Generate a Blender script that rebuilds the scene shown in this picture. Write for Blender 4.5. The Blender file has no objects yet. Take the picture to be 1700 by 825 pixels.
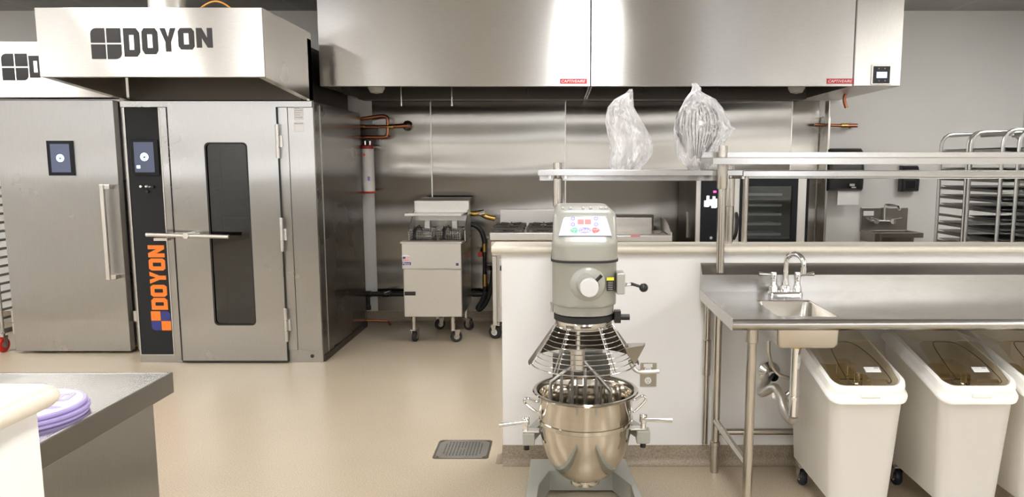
import bpy, bmesh, math, random
from mathutils import Vector, Matrix, noise
from mathutils.geometry import tessellate_polygon
random.seed(4)
S = bpy.context.scene
COL = S.collection
PI = math.pi

# ------------------------------------------------------------------ camera, world, exposure
F_PX, CAM_H, PX0, PY0 = 1240.0, 1.54, 930.0, 427.0
PITCH = math.atan(0.125)
cam_d = bpy.data.cameras.new('camera')
cam = bpy.data.objects.new('camera', cam_d); COL.objects.link(cam)
cam.location = (0, 0, CAM_H)
cam.rotation_euler = (PI / 2 - PITCH, 0, 0)
cam_d.sensor_width = 36.0
cam_d.sensor_fit = 'HORIZONTAL'
cam_d.lens = F_PX / 1700 * 36.0
cam_d.shift_x = -(PX0 - 850) / 1700
cam_d.shift_y = (PY0 - 412.5) / 1700
cam_d.clip_start = 0.05
S.camera = cam

W = bpy.data.worlds.new('world'); S.world = W; W.use_nodes = True
W.node_tree.nodes['Background'].inputs[0].default_value = (0.95, 0.97, 1.0, 1)
W.node_tree.nodes['Background'].inputs[1].default_value = 3.2
LAMP = 11.0
S.view_settings.view_transform = 'Standard'
S.view_settings.look = 'None'
S.view_settings.gamma = 1
S.view_settings.use_curve_mapping = False
S.view_settings.exposure = 1.1

_c, _s = math.cos(PITCH), math.sin(PITCH)
def at(u, v, Y):
    """place in the room that a point of the photograph has at depth Y"""
    a = (u - PX0) / F_PX; b = (v - PY0) / F_PX
    dy = _c - b * _s; dz = -_s - b * _c
    t = Y / dy
    return Vector((a * t, Y, CAM_H + dz * t))
def zz(v, Y): return at(930, v, Y).z
def xx(u, v, Y): return at(u, v, Y).x

# ------------------------------------------------------------------ materials
MATS = {}
def nm(name):
    m = bpy.data.materials.new(name); m.use_nodes = True
    nt = m.node_tree; b = nt.nodes['Principled BSDF']
    MATS[name] = m
    return m, nt, b
def noise_node(nt, scale, detail=2, vec=None, stretch=None, rough=0.5):
    n = nt.nodes.new('ShaderNodeTexNoise'); n.inputs['Scale'].default_value = scale
    n.inputs['Detail'].default_value = detail; n.inputs['Roughness'].default_value = rough
    tc = nt.nodes.new('ShaderNodeTexCoord'); src = tc.outputs['Object']
    if stretch:
        mp = nt.nodes.new('ShaderNodeMapping'); mp.inputs['Scale'].default_value = stretch
        nt.links.new(src, mp.inputs[0]); src = mp.outputs[0]
    nt.links.new(src, n.inputs['Vector'])
    return n
def ramp(nt, src, stops):
    r = nt.nodes.new('ShaderNodeValToRGB')
    e = r.color_ramp.elements
    while len(e) < len(stops): e.new(0.5)
    for k, (p, c) in enumerate(stops):
        e[k].position = p; e[k].color = (*c, 1) if len(c) == 3 else c
    nt.links.new(src, r.inputs[0])
    return r
def plain(name, col, rough=0.5, metal=0.0, spec=0.5, coat=0.0, var=0.04, scale=6, emit=None, estr=0):
    m, nt, b = nm(name)
    n = noise_node(nt, scale, 3)
    a = tuple(max(0, c * (1 - var)) for c in col); d = tuple(min(1, c * (1 + var)) for c in col)
    r = ramp(nt, n.outputs['Fac'], [(0.3, a), (0.7, d)])
    nt.links.new(r.outputs[0], b.inputs['Base Color'])
    b.inputs['Roughness'].default_value = rough; b.inputs['Metallic'].default_value = metal
    b.inputs['Specular IOR Level'].default_value = spec
    b.inputs['Coat Weight'].default_value = coat
    if emit:
        b.inputs['Emission Color'].default_value = (*emit, 1); b.inputs['Emission Strength'].default_value = estr
    return m
def steel(name, col=(0.60, 0.575, 0.54), rough=0.28, aniso=0.7, rot=0.0, axis='Z', brush=(1, 1, 60), wave=0.0, wscale=1.2, wstretch=(1, 1, 1), var=0.06):
    m, nt, b = nm(name)
    n = noise_node(nt, 14, 3, stretch=brush)
    a = tuple(c * (1 - var) for c in col); d = tuple(min(1, c * (1 + var)) for c in col)
    r = ramp(nt, n.outputs['Fac'], [(0.3, a), (0.7, d)])
    nt.links.new(r.outputs[0], b.inputs['Base Color'])
    sm = noise_node(nt, 2.3, 4)
    mr = nt.nodes.new('ShaderNodeMapRange')
    mr.inputs[3].default_value = rough - 0.05; mr.inputs[4].default_value = rough + 0.07
    nt.links.new(sm.outputs['Fac'], mr.inputs[0]); nt.links.new(mr.outputs[0], b.inputs['Roughness'])
    b.inputs['Metallic'].default_value = 1
    if aniso:
        b.inputs['Anisotropic'].default_value = aniso
        b.inputs['Anisotropic Rotation'].default_value = rot
        t = nt.nodes.new('ShaderNodeTangent'); t.direction_type = 'RADIAL'; t.axis = axis
        nt.links.new(t.outputs[0], b.inputs['Tangent'])
    bp = nt.nodes.new('ShaderNodeBump'); bp.inputs['Strength'].default_value = 0.0 if aniso else 0.05; bp.inputs['Distance'].default_value = 0.001
    nt.links.new(n.outputs['Fac'], bp.inputs['Height'])
    last = bp
    if wave:
        w = noise_node(nt, wscale, 0, stretch=wstretch)
        b2 = nt.nodes.new('ShaderNodeBump'); b2.inputs['Strength'].default_value = 1.0; b2.inputs['Distance'].default_value = wave
        nt.links.new(w.outputs['Fac'], b2.inputs['Height']); nt.links.new(bp.outputs[0], b2.inputs['Normal']); last = b2
    nt.links.new(last.outputs[0], b.inputs['Normal'])
    return m

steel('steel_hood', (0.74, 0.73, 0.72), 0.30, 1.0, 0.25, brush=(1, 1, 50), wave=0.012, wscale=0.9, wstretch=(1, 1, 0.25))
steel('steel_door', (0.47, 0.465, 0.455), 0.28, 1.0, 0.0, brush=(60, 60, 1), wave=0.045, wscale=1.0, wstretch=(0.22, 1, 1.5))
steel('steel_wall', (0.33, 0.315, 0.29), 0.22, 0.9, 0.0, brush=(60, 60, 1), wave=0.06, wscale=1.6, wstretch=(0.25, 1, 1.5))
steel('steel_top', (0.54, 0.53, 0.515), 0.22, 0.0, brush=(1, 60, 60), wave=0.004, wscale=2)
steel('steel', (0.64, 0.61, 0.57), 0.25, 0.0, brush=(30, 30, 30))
steel('steel_side_shaded', (0.27, 0.26, 0.245), 0.26, 0.9, 0.0, brush=(60, 60, 1), wave=0.008, wscale=1.0)  # oven steel darkened in colour to give its side a shaded look
steel('steel_guard', (0.24, 0.22, 0.19), 0.5, 0.0, brush=(30, 30, 30))
steel('steel_mid', (0.30, 0.28, 0.255), 0.35, 0.0, brush=(30, 30, 30))
steel('steel_light', (0.68, 0.66, 0.63), 0.36, 0.0, brush=(40, 40, 2))
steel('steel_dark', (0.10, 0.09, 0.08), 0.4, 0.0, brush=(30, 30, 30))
steel('steel_tube', (0.56, 0.525, 0.48), 0.2, 0.0, brush=(30, 30, 1))
steel('steel_bowl', (0.58, 0.54, 0.48), 0.08, 0.4, 0.0, brush=(1, 1, 60))
steel('chrome', (0.86, 0.86, 0.86), 0.07, 0.0, brush=(5, 5, 5), var=0.01)
steel('aluminium', (0.50, 0.50, 0.49), 0.35, 0.0, brush=(5, 5, 40))
steel('copper', (0.50, 0.20, 0.11), 0.32, 0.0, brush=(5, 5, 5))
steel('brass', (0.62, 0.42, 0.13), 0.3, 0.0, brush=(5, 5, 5))
plain('dining_paint', (0.55, 0.55, 0.55), 0.6)
plain('reflection_dark', (0.05, 0.04, 0.03), 0.5)  # colour of the added band that darkens the door reflections
plain('wall_paint', (0.74, 0.735, 0.72), 0.55, var=0.012, scale=3)
plain('white_panel', (0.88, 0.875, 0.87), 0.4, var=0.01, scale=3)
plain('solid_surface', (0.76, 0.71, 0.61), 0.3, var=0.03, scale=40)
plain('grey_paint', (0.345, 0.35, 0.315), 0.32, coat=0.3, var=0.02)
plain('grey_paint_dark', (0.10, 0.10, 0.095), 0.5)
plain('black_plastic', (0.012, 0.012, 0.013), 0.35)
plain('black_rubber', (0.015, 0.015, 0.016), 0.6)
plain('black_panel', (0.008, 0.009, 0.012), 0.25, spec=0.25)
plain('charcoal_panel', (0.020, 0.021, 0.024), 0.5, spec=0.2)
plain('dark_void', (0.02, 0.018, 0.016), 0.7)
plain('bin_rim', (0.92, 0.91, 0.88), 0.3, var=0.01, coat=0.2)
plain('flour', (0.80, 0.68, 0.46), 0.9, var=0.06)
plain('paper_grey', (0.60, 0.60, 0.60), 0.5)
plain('paper', (0.88, 0.88, 0.88), 0.7, var=0.01)
plain('decal_black', (0.012, 0.010, 0.010), 0.35)
plain('decal_white', (0.88, 0.88, 0.90), 0.5, var=0.005)
plain('decal_orange', (0.95, 0.22, 0.02), 0.5, var=0.01)
plain('decal_navy', (0.03, 0.04, 0.22), 0.5, var=0.01)
plain('decal_red', (0.55, 0.03, 0.035), 0.45, var=0.02)
plain('decal_pink', (0.55, 0.22, 0.24), 0.5)
plain('decal_blue', (0.25, 0.24, 0.62), 0.5)
plain('decal_green', (0.12, 0.48, 0.33), 0.5)
plain('decal_crimson', (0.70, 0.13, 0.15), 0.5)
plain('decal_yellow', (0.75, 0.68, 0.03), 0.5)
plain('decal_grey', (0.45, 0.44, 0.44), 0.6)
plain('purple_plastic', (0.40, 0.33, 0.66), 0.35, coat=0.3)
plain('purple_grey', (0.46, 0.42, 0.55), 0.5)
plain('red_plastic', (0.55, 0.02, 0.015), 0.35)
plain('red_paint', (0.45, 0.03, 0.02), 0.4)
plain('navy_rubber', (0.012, 0.018, 0.035), 0.5)
plain('cylinder_white', (0.72, 0.70, 0.68), 0.45)
plain('white_rubber', (0.72, 0.72, 0.72), 0.5)
plain('orange_cord', (0.7, 0.3, 0.05), 0.5)
plain('outlet_plate', (0.42, 0.37, 0.30), 0.45, metal=0.4)
plain('outlet_white', (0.85, 0.85, 0.85), 0.4)
plain('mullion', (0.05, 0.05, 0.05), 0.4)
plain('iron', (0.05, 0.045, 0.04), 0.55)
plain('screen_glow', (0.05, 0.06, 0.10), 0.12, emit=(0.05, 0.06, 0.10), estr=0.5)
plain('screen_white', (0.8, 0.9, 1), 0.4, emit=(0.75, 0.88, 1.0), estr=1.4)
plain('screen_blue', (0.2, 0.4, 0.8), 0.4, emit=(0.15, 0.30, 0.75), estr=1.0)
plain('lcd_blue', (0.3, 0.4, 0.8), 0.4, emit=(0.42, 0.55, 0.95), estr=1.0)
plain('led_magenta', (0.6, 0.1, 0.3), 0.4, emit=(0.9, 0.05, 0.3), estr=1.0)
plain('lamp_diffuser', (0.9, 0.9, 0.9), 0.6, emit=(1.0, 0.975, 0.94), estr=LAMP)
plain('lamp_glass', (0.6, 0.6, 0.58), 0.15)

def mat_floor():
    m, nt, b = nm('floor_epoxy')
    n1 = noise_node(nt, 160, 2); n2 = noise_node(nt, 1.1, 3)
    r1 = ramp(nt, n1.outputs['Fac'], [(0.30, (0.40, 0.325, 0.235)), (0.48, (0.52, 0.44, 0.33)), (0.70, (0.62, 0.545, 0.43))])
    r2 = ramp(nt, n2.outputs['Fac'], [(0.3, (0.90, 0.89, 0.88)), (0.7, (1, 1, 1))])
    mx = nt.nodes.new('ShaderNodeMix'); mx.data_type = 'RGBA'; mx.blend_type = 'MULTIPLY'; mx.inputs[0].default_value = 1
    nt.links.new(r1.outputs[0], mx.inputs[6]); nt.links.new(r2.outputs[0], mx.inputs[7])
    nt.links.new(mx.outputs[2], b.inputs['Base Color'])
    b.inputs['Roughness'].default_value = 0.30
    bp = nt.nodes.new('ShaderNodeBump'); bp.inputs['Strength'].default_value = 0.15; bp.inputs['Distance'].default_value = 0.002
    n3 = noise_node(nt, 45, 2); nt.links.new(n3.outputs['Fac'], bp.inputs['Height'])
    nt.links.new(bp.outputs[0], b.inputs['Normal'])
    m2, nt, b = nm('cove_epoxy')
    n1 = noise_node(nt, 160, 2)
    r1 = ramp(nt, n1.outputs['Fac'], [(0.30, (0.24, 0.19, 0.14)), (0.5, (0.33, 0.275, 0.21)), (0.7, (0.42, 0.36, 0.28))])
    nt.links.new(r1.outputs[0], b.inputs['Base Color']); b.inputs['Roughness'].default_value = 0.45
mat_floor()
def mat_ceiling():
    m, nt, b = nm('ceiling_tile')
    tc = nt.nodes.new('ShaderNodeTexCoord')
    br = nt.nodes.new('ShaderNodeTexBrick'); br.offset = 0
    br.inputs['Scale'].default_value = 1; br.inputs['Mortar Size'].default_value = 0.012
    br.inputs['Brick Width'].default_value = 0.61; br.inputs['Row Height'].default_value = 0.61
    br.inputs['Color1'].default_value = (0.36, 0.36, 0.355, 1); br.inputs['Color2'].default_value = (0.38, 0.38, 0.375, 1)
    br.inputs['Mortar'].default_value = (0.44, 0.44, 0.44, 1)
    nt.links.new(tc.outputs['Object'], br.inputs['Vector']); nt.links.new(br.outputs['Color'], b.inputs['Base Color'])
    b.inputs['Roughness'].default_value = 0.8
mat_ceiling()
def mat_glass(name, tint, gloss_rough=0.03, mixf=0.12, glosscol=(1, 1, 1)):
    m, nt, b = nm(name); nt.nodes.remove(b)
    out = nt.nodes['Material Output']
    tr = nt.nodes.new('ShaderNodeBsdfTransparent'); tr.inputs[0].default_value = (*tint, 1)
    gl = nt.nodes.new('ShaderNodeBsdfGlossy'); gl.inputs['Roughness'].default_value = gloss_rough
    gl.inputs['Color'].default_value = (*glosscol, 1)
    fr = nt.nodes.new('ShaderNodeFresnel'); fr.inputs[0].default_value = 1.5
    ad = nt.nodes.new('ShaderNodeMath'); ad.operation = 'ADD'; ad.inputs[1].default_value = mixf; ad.use_clamp = True
    nt.links.new(fr.outputs[0], ad.inputs[0])
    mx = nt.nodes.new('ShaderNodeMixShader')
    nt.links.new(ad.outputs[0], mx.inputs[0]); nt.links.new(tr.outputs[0], mx.inputs[1]); nt.links.new(gl.outputs[0], mx.inputs[2])
    nt.links.new(mx.outputs[0], out.inputs[0])
mat_glass('oven_glass', (0.14, 0.18, 0.17), 0.05, 0.02)
mat_glass('combi_glass', (0.62, 0.66, 0.66), 0.04, 0.03)
mat_glass('lid_clear', (0.96, 0.91, 0.80), 0.08, 0.03)
def mat_bag():
    m, nt, b = nm('bag_film'); nt.nodes.remove(b)
    out = nt.nodes['Material Output']
    N = lambda k: nt.nodes.new(k)
    L = lambda x, y: nt.links.new(x, y)
    tr = N('ShaderNodeBsdfTransparent'); tr.inputs[0].default_value = (0.97, 0.97, 0.98, 1)
    df = N('ShaderNodeBsdfDiffuse'); df.inputs[0].default_value = (0.95, 0.95, 0.97, 1)
    tl = N('ShaderNodeBsdfTranslucent'); tl.inputs[0].default_value = (0.93, 0.93, 0.95, 1)
    gl = N('ShaderNodeBsdfGlossy'); gl.inputs['Roughness'].default_value = 0.18
    tc = N('ShaderNodeTexCoord'); mp = N('ShaderNodeMapping'); mp.inputs['Scale'].default_value = (1, 1, 0.28)
    L(tc.outputs['Object'], mp.inputs[0])
    n = N('ShaderNodeTexNoise'); n.inputs['Scale'].default_value = 14; n.inputs['Detail'].default_value = 3
    L(mp.outputs[0], n.inputs['Vector'])
    ad = N('ShaderNodeVectorMath'); ad.operation = 'MULTIPLY_ADD'; ad.inputs[1].default_value = (0.05, 0.05, 0.05)
    L(n.outputs['Color'], ad.inputs[0]); L(mp.outputs[0], ad.inputs[2])
    n2 = N('ShaderNodeTexNoise'); n2.inputs['Scale'].default_value = 17; n2.inputs['Detail'].default_value = 2.5; n2.inputs['Roughness'].default_value = 0.55
    L(ad.outputs[0], n2.inputs['Vector'])
    sb = N('ShaderNodeMath'); sb.operation = 'SUBTRACT'; sb.inputs[1].default_value = 0.5; L(n2.outputs['Fac'], sb.inputs[0])
    v = N('ShaderNodeMath'); v.operation = 'ABSOLUTE'; L(sb.outputs[0], v.inputs[0])
    bp = N('ShaderNodeBump'); bp.inputs['Strength'].default_value = 1.0; bp.inputs['Distance'].default_value = 0.035; bp.invert = True
    L(v.outputs[0], bp.inputs['Height'])
    for q in (df, tl, gl): L(bp.outputs[0], q.inputs['Normal'])
    a = N('ShaderNodeMixShader'); a.inputs[0].default_value = 0.4
    L(df.outputs[0], a.inputs[1]); L(tl.outputs[0], a.inputs[2])
    c = N('ShaderNodeMixShader'); c.inputs[0].default_value = 0.14
    L(a.outputs[0], c.inputs[1]); L(gl.outputs[0], c.inputs[2])
    r1 = ramp(nt, v.outputs[0], [(0.0, (0.45, 0.45, 0.45)), (0.035, (0.0, 0.0, 0.0))])
    r2 = ramp(nt, n.outputs['Fac'], [(0.38, (0.26, 0.26, 0.26)), (0.60, (0.70, 0.70, 0.70))])
    sm = N('ShaderNodeMath'); sm.operation = 'ADD'; sm.use_clamp = True
    L(r1.outputs[0], sm.inputs[0]); L(r2.outputs[0], sm.inputs[1])
    d = N('ShaderNodeMixShader')
    L(sm.outputs[0], d.inputs[0]); L(tr.outputs[0], d.inputs[1]); L(c.outputs[0], d.inputs[2])
    L(d.outputs[0], out.inputs[0])
mat_bag()
def mat_bin():
    m, nt, b = nm('bin_plastic'); b.inputs['Base Color'].default_value = (0.94, 0.925, 0.90, 1); b.inputs['Roughness'].default_value = 0.38
    out = nt.nodes['Material Output']; tl = nt.nodes.new('ShaderNodeBsdfTranslucent'); tl.inputs[0].default_value = (0.85, 0.80, 0.70, 1)
    mx = nt.nodes.new('ShaderNodeMixShader'); mx.inputs[0].default_value = 0.32
    nt.links.new(b.outputs[0], mx.inputs[1]); nt.links.new(tl.outputs[0], mx.inputs[2]); nt.links.new(mx.outputs[0], out.inputs[0])
mat_bin()

# ------------------------------------------------------------------ mesh helpers
def wloc(o):
    v = Vector((0, 0, 0))
    while o: v += o.location; o = o.parent
    return v
class MB:
    def __init__(s): s.v = []; s.f = []; s.m = []; s.cm = 0
    def add(s, vs, fs):
        k = len(s.v); s.v += [Vector(q) for q in vs]; s.f += [tuple(i + k for i in f) for f in fs]; s.m += [s.cm] * len(fs)
    def box(s, x0, x1, y0, y1, z0, z1):
        x0, x1 = min(x0, x1), max(x0, x1); y0, y1 = min(y0, y1), max(y0, y1); z0, z1 = min(z0, z1), max(z0, z1)
        s.add([(x0,y0,z0),(x1,y0,z0),(x1,y1,z0),(x0,y1,z0),(x0,y0,z1),(x1,y0,z1),(x1,y1,z1),(x0,y1,z1)],
              [(0,3,2,1),(4,5,6,7),(0,1,5,4),(1,2,6,5),(2,3,7,6),(3,0,4,7)]); return s
    def obox(s, c, r, u, n, w, h, d):
        """box centred at c along axes r,u,n"""
        c = Vector(c); r = Vector(r).normalized() * w / 2; u = Vector(u).normalized() * h / 2; n = Vector(n).normalized() * d / 2
        vs = [c + a * r + b * u + e * n for e in (-1, 1) for b in (-1, 1) for a in (-1, 1)]
        s.add(vs, [(0,1,3,2),(4,6,7,5),(0,4,5,1),(2,3,7,6),(0,2,6,4),(1,5,7,3)]); return s
    def prism(s, poly, e, cap=True):
        """closed 3D polygon pushed along vector e"""
        n = len(poly); e = Vector(e); p = [Vector(q) for q in poly]
        vs = p + [q + e for q in p]
        fs = [(i, (i + 1) % n, (i + 1) % n + n, i + n) for i in range(n)]
        tri = tessellate_polygon([p])
        if cap: fs += [tuple(t) for t in tri] + [tuple(i + n for i in t[::-1]) for t in tri]
        s.add(vs, fs); return s
    def tube(s, path, r, n=12, closed=False, cap=True):
        P = [Vector(q) for q in path]; N = len(P); R = r if isinstance(r, (list, tuple)) else [r] * N
        vs = []; prev = None
        for i in range(N):
            if closed: t = P[(i + 1) % N] - P[i - 1]
            else: t = P[min(i + 1, N - 1)] - P[max(i - 1, 0)]
            t.normalize()
            if prev is None:
                a = Vector((0, 0, 1)) if abs(t.z) < 0.9 else Vector((1, 0, 0))
                x = t.cross(a).normalized()
            else: x = (prev - t * prev.dot(t)).normalized()
            prev = x; y = t.cross(x)
            for k in range(n):
                q = 2 * PI * k / n; vs.append(P[i] + (x * math.cos(q) + y * math.sin(q)) * R[i])
        fs = []
        for i in range(N if closed else N - 1):
            j = (i + 1) % N
            for k in range(n):
                l = (k + 1) % n; fs.append((i*n+k, i*n+l, j*n+l, j*n+k))
        if cap and not closed: fs += [tuple(range(n))[::-1], tuple((N-1)*n + k for k in range(n))]
        s.add(vs, fs); return s
    def cyl(s, p0, p1, r, n=24): return s.tube([p0, p1], r, n)
    def lathe(s, prof, c, axis='Z', n=48, cap=False):
        c = Vector(c); vs = []
        for (r, h) in prof:
            for k in range(n):
                q = 2 * PI * k / n; a, b = r * math.cos(q), r * math.sin(q)
                vs.append(c + (Vector((a, b, h)) if axis == 'Z' else Vector((a, h, b)) if axis == 'Y' else Vector((h, a, b))))
        fs = []
        for i in range(len(prof) - 1):
            for k in range(n):
                l = (k + 1) % n; fs.append((i*n+k, i*n+l, (i+1)*n+l, (i+1)*n+k))
        if cap: fs += [tuple(range(n)), tuple((len(prof)-1)*n + k for k in range(n))]
        s.add(vs, fs); return s
    def loft(s, rings, cap=True):
        n = len(rings[0]); vs = [q for r in rings for q in r]; fs = []
        for i in range(len(rings) - 1):
            for k in range(n):
                l = (k + 1) % n; fs.append((i*n+k, i*n+l, (i+1)*n+l, (i+1)*n+k))
        if cap: fs += [tuple(range(n))[::-1], tuple((len(rings)-1)*n + k for k in range(n))]
        s.add(vs, fs); return s
    def build(s, name, mat, parent=None, smooth=35, bevel=0, seg=2):
        me = bpy.data.meshes.new(name)
        off = wloc(parent) if parent else Vector((0, 0, 0))
        me.from_pydata([v - off for v in s.v], [], s.f)
        bm = bmesh.new(); bm.from_mesh(me); bmesh.ops.recalc_face_normals(bm, faces=bm.faces); bm.to_mesh(me); bm.free()
        for q in (mat if isinstance(mat, (list, tuple)) else [mat]): me.materials.append(MATS[q])
        for p, mi in zip(me.polygons, s.m): p.material_index = mi
        if smooth:
            for p in me.polygons: p.use_smooth = True
            me.set_sharp_from_angle(angle=math.radians(smooth))
        o = bpy.data.objects.new(name, me); COL.objects.link(o)
        if parent: o.parent = parent
        if bevel:
            b = o.modifiers.new('bevel', 'BEVEL'); b.width = bevel; b.segments = seg; b.limit_method = 'ANGLE'; b.angle_limit = math.radians(50)
            b.harden_normals = False
        return o
def tag(o, label, cat, group=None):
    o['label'] = label; o['category'] = cat
    if group: o['group'] = group
    return o
def thing(name, label, cat, loc, group=None):
    o = bpy.data.objects.new(name, None); COL.objects.link(o); o.location = loc; o.empty_display_size = 0.05
    return tag(o, label, cat, group)
def struct(o): o['kind'] = 'structure'; return o
def lab(o, t): o['label'] = t; return o
def dup(root, delta, label):
    r = root.copy(); COL.objects.link(r); r.location = root.location + Vector(delta); r['label'] = label
    def kids(src, dst):
        for ch in list(src.children):
            c = ch.copy(); COL.objects.link(c); c.parent = dst
            kids(ch, c)
    kids(root, r)
    return r
def rrect(cx, cy, w, d, r, z, n=8, rf=None):
    """rounded rectangle ring at height z; rf is the radius of the two corners towards -y"""
    pts = []; rf = rf if rf is not None else r
    for (sx, sy, a0, rr) in ((1, 1, 0, r), (-1, 1, 90, r), (-1, -1, 180, rf), (1, -1, 270, rf)):
        for k in range(n + 1):
            a = math.radians(a0 + 90 * k / n)
            pts.append(Vector((cx + sx * (w / 2 - rr) + rr * math.cos(a), cy + sy * (d / 2 - rr) + rr * math.sin(a), z)))
    return pts
def ring(mb, u0, u1, v0, v1, Y, d=0.003, lift=0.0):
    """thin plate lying on a plane of constant Y between photo points"""
    a = at(u0, v0, Y); b = at(u1, v1, Y); mb.box(a.x, b.x, Y - lift - d, Y - lift, b.z, a.z); return mb
def flat(mb, outer, holes, O, R, U, N, d=0.002):
    """2D polygons (with holes) placed at O along R, U and given thickness d along N"""
    O, R, U, N = Vector(O), Vector(R), Vector(U), Vector(N)
    loops = [outer] + list(holes)
    allp = [p for l in loops for p in l]
    tri = tessellate_polygon([[Vector((p[0], p[1], 0)) for p in l] for l in loops])
    W3 = lambda p, h: O + R * p[0] + U * p[1] + N * h
    n = len(allp)
    vs = [W3(p, d) for p in allp] + [W3(p, 0) for p in allp]
    fs = [tuple(t) for t in tri]
    k = 0
    for l in loops:
        m = len(l)
        for i in range(m): fs.append((k+i, k+(i+1) % m, k+(i+1) % m+n, k+i+n))
        k += m
    mb.add(vs, fs)
def circ(cx, cy, rx, ry=None, n=28, a0=0, a1=2*PI):
    ry = ry or rx
    full = abs(a1 - a0 - 2 * PI) < 1e-6
    return [(cx + rx * math.cos(a0 + (a1 - a0) * k / (n if full else n - 1)), cy + ry * math.sin(a0 + (a1 - a0) * k / (n if full else n - 1))) for k in range(n)]
GL = {
 'D': ([(0,0),(.8,0),(1,.16),(1,.84),(.8,1),(0,1)], [[(.34,.24),(.64,.24),(.64,.76),(.34,.76)]]),
 'O': ([(.15,0),(.85,0),(1,.15),(1,.85),(.85,1),(.15,1),(0,.85),(0,.15)], [[(.34,.24),(.66,.24),(.66,.76),(.34,.76)]]),
 'Y': ([(.33,0),(.67,0),(.67,.4),(1,1),(.66,1),(.5,.62),(.34,1),(0,1),(.33,.4)], []),
 'N': ([(0,0),(.33,0),(.33,.5),(.68,0),(1,0),(1,1),(.67,1),(.67,.5),(.35,1),(0,1)], []),
}
def block_word(mb, word, O, R, U, N, w, heights, gap=0.16):
    """blocky letters along R; heights = cap height of each letter, hung from the top line"""
    n = len(word); lw = w / (n + (n - 1) * gap); x = 0
    hmax = max(heights)
    for ch, h in zip(word, heights):
        o, hs = GL[ch]
        f = lambda p: (x + p[0] * lw, hmax - h + p[1] * h)
        flat(mb, [f(p) for p in o], [[f(p) for p in q] for q in hs], O, R, U, N)
        x += lw * (1 + gap)
def text(mb, body, O, R, U, N, w, h, shear=0.0, d=0.0012):
    cu = bpy.data.curves.new('lettering', 'FONT'); cu.body = body; cu.size = 1; cu.fill_mode = 'BOTH'; cu.extrude = 0; cu.shear = shear
    ob = bpy.data.objects.new('lettering', cu); COL.objects.link(ob)
    dg = bpy.context.evaluated_depsgraph_get(); ev = ob.evaluated_get(dg); me = ev.to_mesh()
    vs = [v.co.copy() for v in me.vertices]; fs = [tuple(p.vertices) for p in me.polygons]; ev.to_mesh_clear()
    bpy.data.objects.remove(ob, do_unlink=True); bpy.data.curves.remove(cu)
    x0 = min(v.x for v in vs); x1 = max(v.x for v in vs); y0 = min(v.y for v in vs); y1 = max(v.y for v in vs)
    O, R, U, N = Vector(O), Vector(R), Vector(U), Vector(N)
    mb.add([O + R * ((v.x - x0) / (x1 - x0) * w) + U * ((v.y - y0) / (y1 - y0) * h) + N * d for v in vs], fs)
def logo_squares(mbs, O, R, U, N, s, gap=0.06, which='TLBR'):
    """four squares with two outer corners rounded; mbs = meshes for TL, TR, BL, BR"""
    g = s * gap / 2; h = s / 2
    def sq(x0, y0, corner):
        x1, y1 = x0 + h - g, y0 + h - g; r = (h - g) * 0.42; p = []
        for (cx, cy, a0, nme) in ((x0, y0, 180, 'BL'), (x1, y0, 270, 'BR'), (x1, y1, 0, 'TR'), (x0, y1, 90, 'TL')):
            if nme == corner:
                ox = x0 + r if 'L' in nme else x1 - r; oy = y0 + r if 'B' in nme else y1 - r
                p += [(ox + r * math.cos(math.radians(a0 + 90 * k / 6)), oy + r * math.sin(math.radians(a0 + 90 * k / 6))) for k in range(7)]
            else: p.append((cx, cy))
        return p
    pos = {'BL': (0, 0), 'BR': (h + g, 0), 'TL': (0, h + g), 'TR': (h + g, h + g)}
    for nme, mb in zip(('TL', 'TR', 'BL', 'BR'), mbs):
        flat(mb, sq(*pos[nme], nme if nme in which else None), [], O, R, U, N)
RX, UZ, NF = Vector((1, 0, 0)), Vector((0, 0, 1)), Vector((0, -1, 0))

# ------------------------------------------------------------------ the room
YB, YW = 7.238, 3.702          # back wall, front face of the half wall
XL, XR, YF, ZC = -6.6, 4.42, -5.5, 2.965
struct(MB().box(XL, XR, YF, YB, -0.1, 0).build('floor', 'floor_epoxy', smooth=0))
struct(MB().box(XL - .1, XR + .1, YF - .1, YB + .1, ZC, ZC + .1).build('ceiling', 'ceiling_tile', smooth=0))
struct(MB().box(XL - .1, XR + .1, YB, YB + .12, -0.1, ZC).build('wall_back', 'wall_paint', smooth=0))
struct(MB().box(XL - .12, XL, YF, YB, -0.1, ZC).build('wall_left', 'wall_paint', smooth=0))
struct(MB().box(XR, XR + .12, YF, YB, -0.1, ZC).build('wall_right', 'wall_paint', smooth=0))
m = MB()       # street-side wall behind the camera with three shop windows
wins = [(-6.3, -4.6), (-0.5, 0.85), (3.0, 4.3)]
m.box(XL, XR, YF - .15, YF, -.1, 1.3); m.box(XL, XR, YF - .15, YF, 2.6, ZC)
xs = [XL] + [q for w in wins for q in w] + [XR]
for k in range(0, len(xs), 2): m.box(xs[k], xs[k + 1], YF - .15, YF, 1.3, 2.6)
struct(m.build('wall_front', 'dining_paint', smooth=0))
struct(MB().box(XL, XR, YF, YF + .03, .12, 1.25).build('reflection_band', 'reflection_dark', smooth=0))  # unseen dark band, added to shape the reflections in the oven doors
for k, (a, b) in enumerate(wins):
    m = MB(); t = .05
    m.box(a, b, YF - .12, YF - .03, 1.3, 1.35).box(a, b, YF - .12, YF - .03, 2.55, 2.6)
    m.box(a, a + t, YF - .12, YF - .03, 1.35, 2.55).box(b - t, b, YF - .12, YF - .03, 1.35, 2.55).box((a+b)/2 - .025, (a+b)/2 + .025, YF - .12, YF - .03, 1.35, 2.55)
    struct(m.build('window_%d' % (k + 1), 'mullion', smooth=0))
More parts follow.
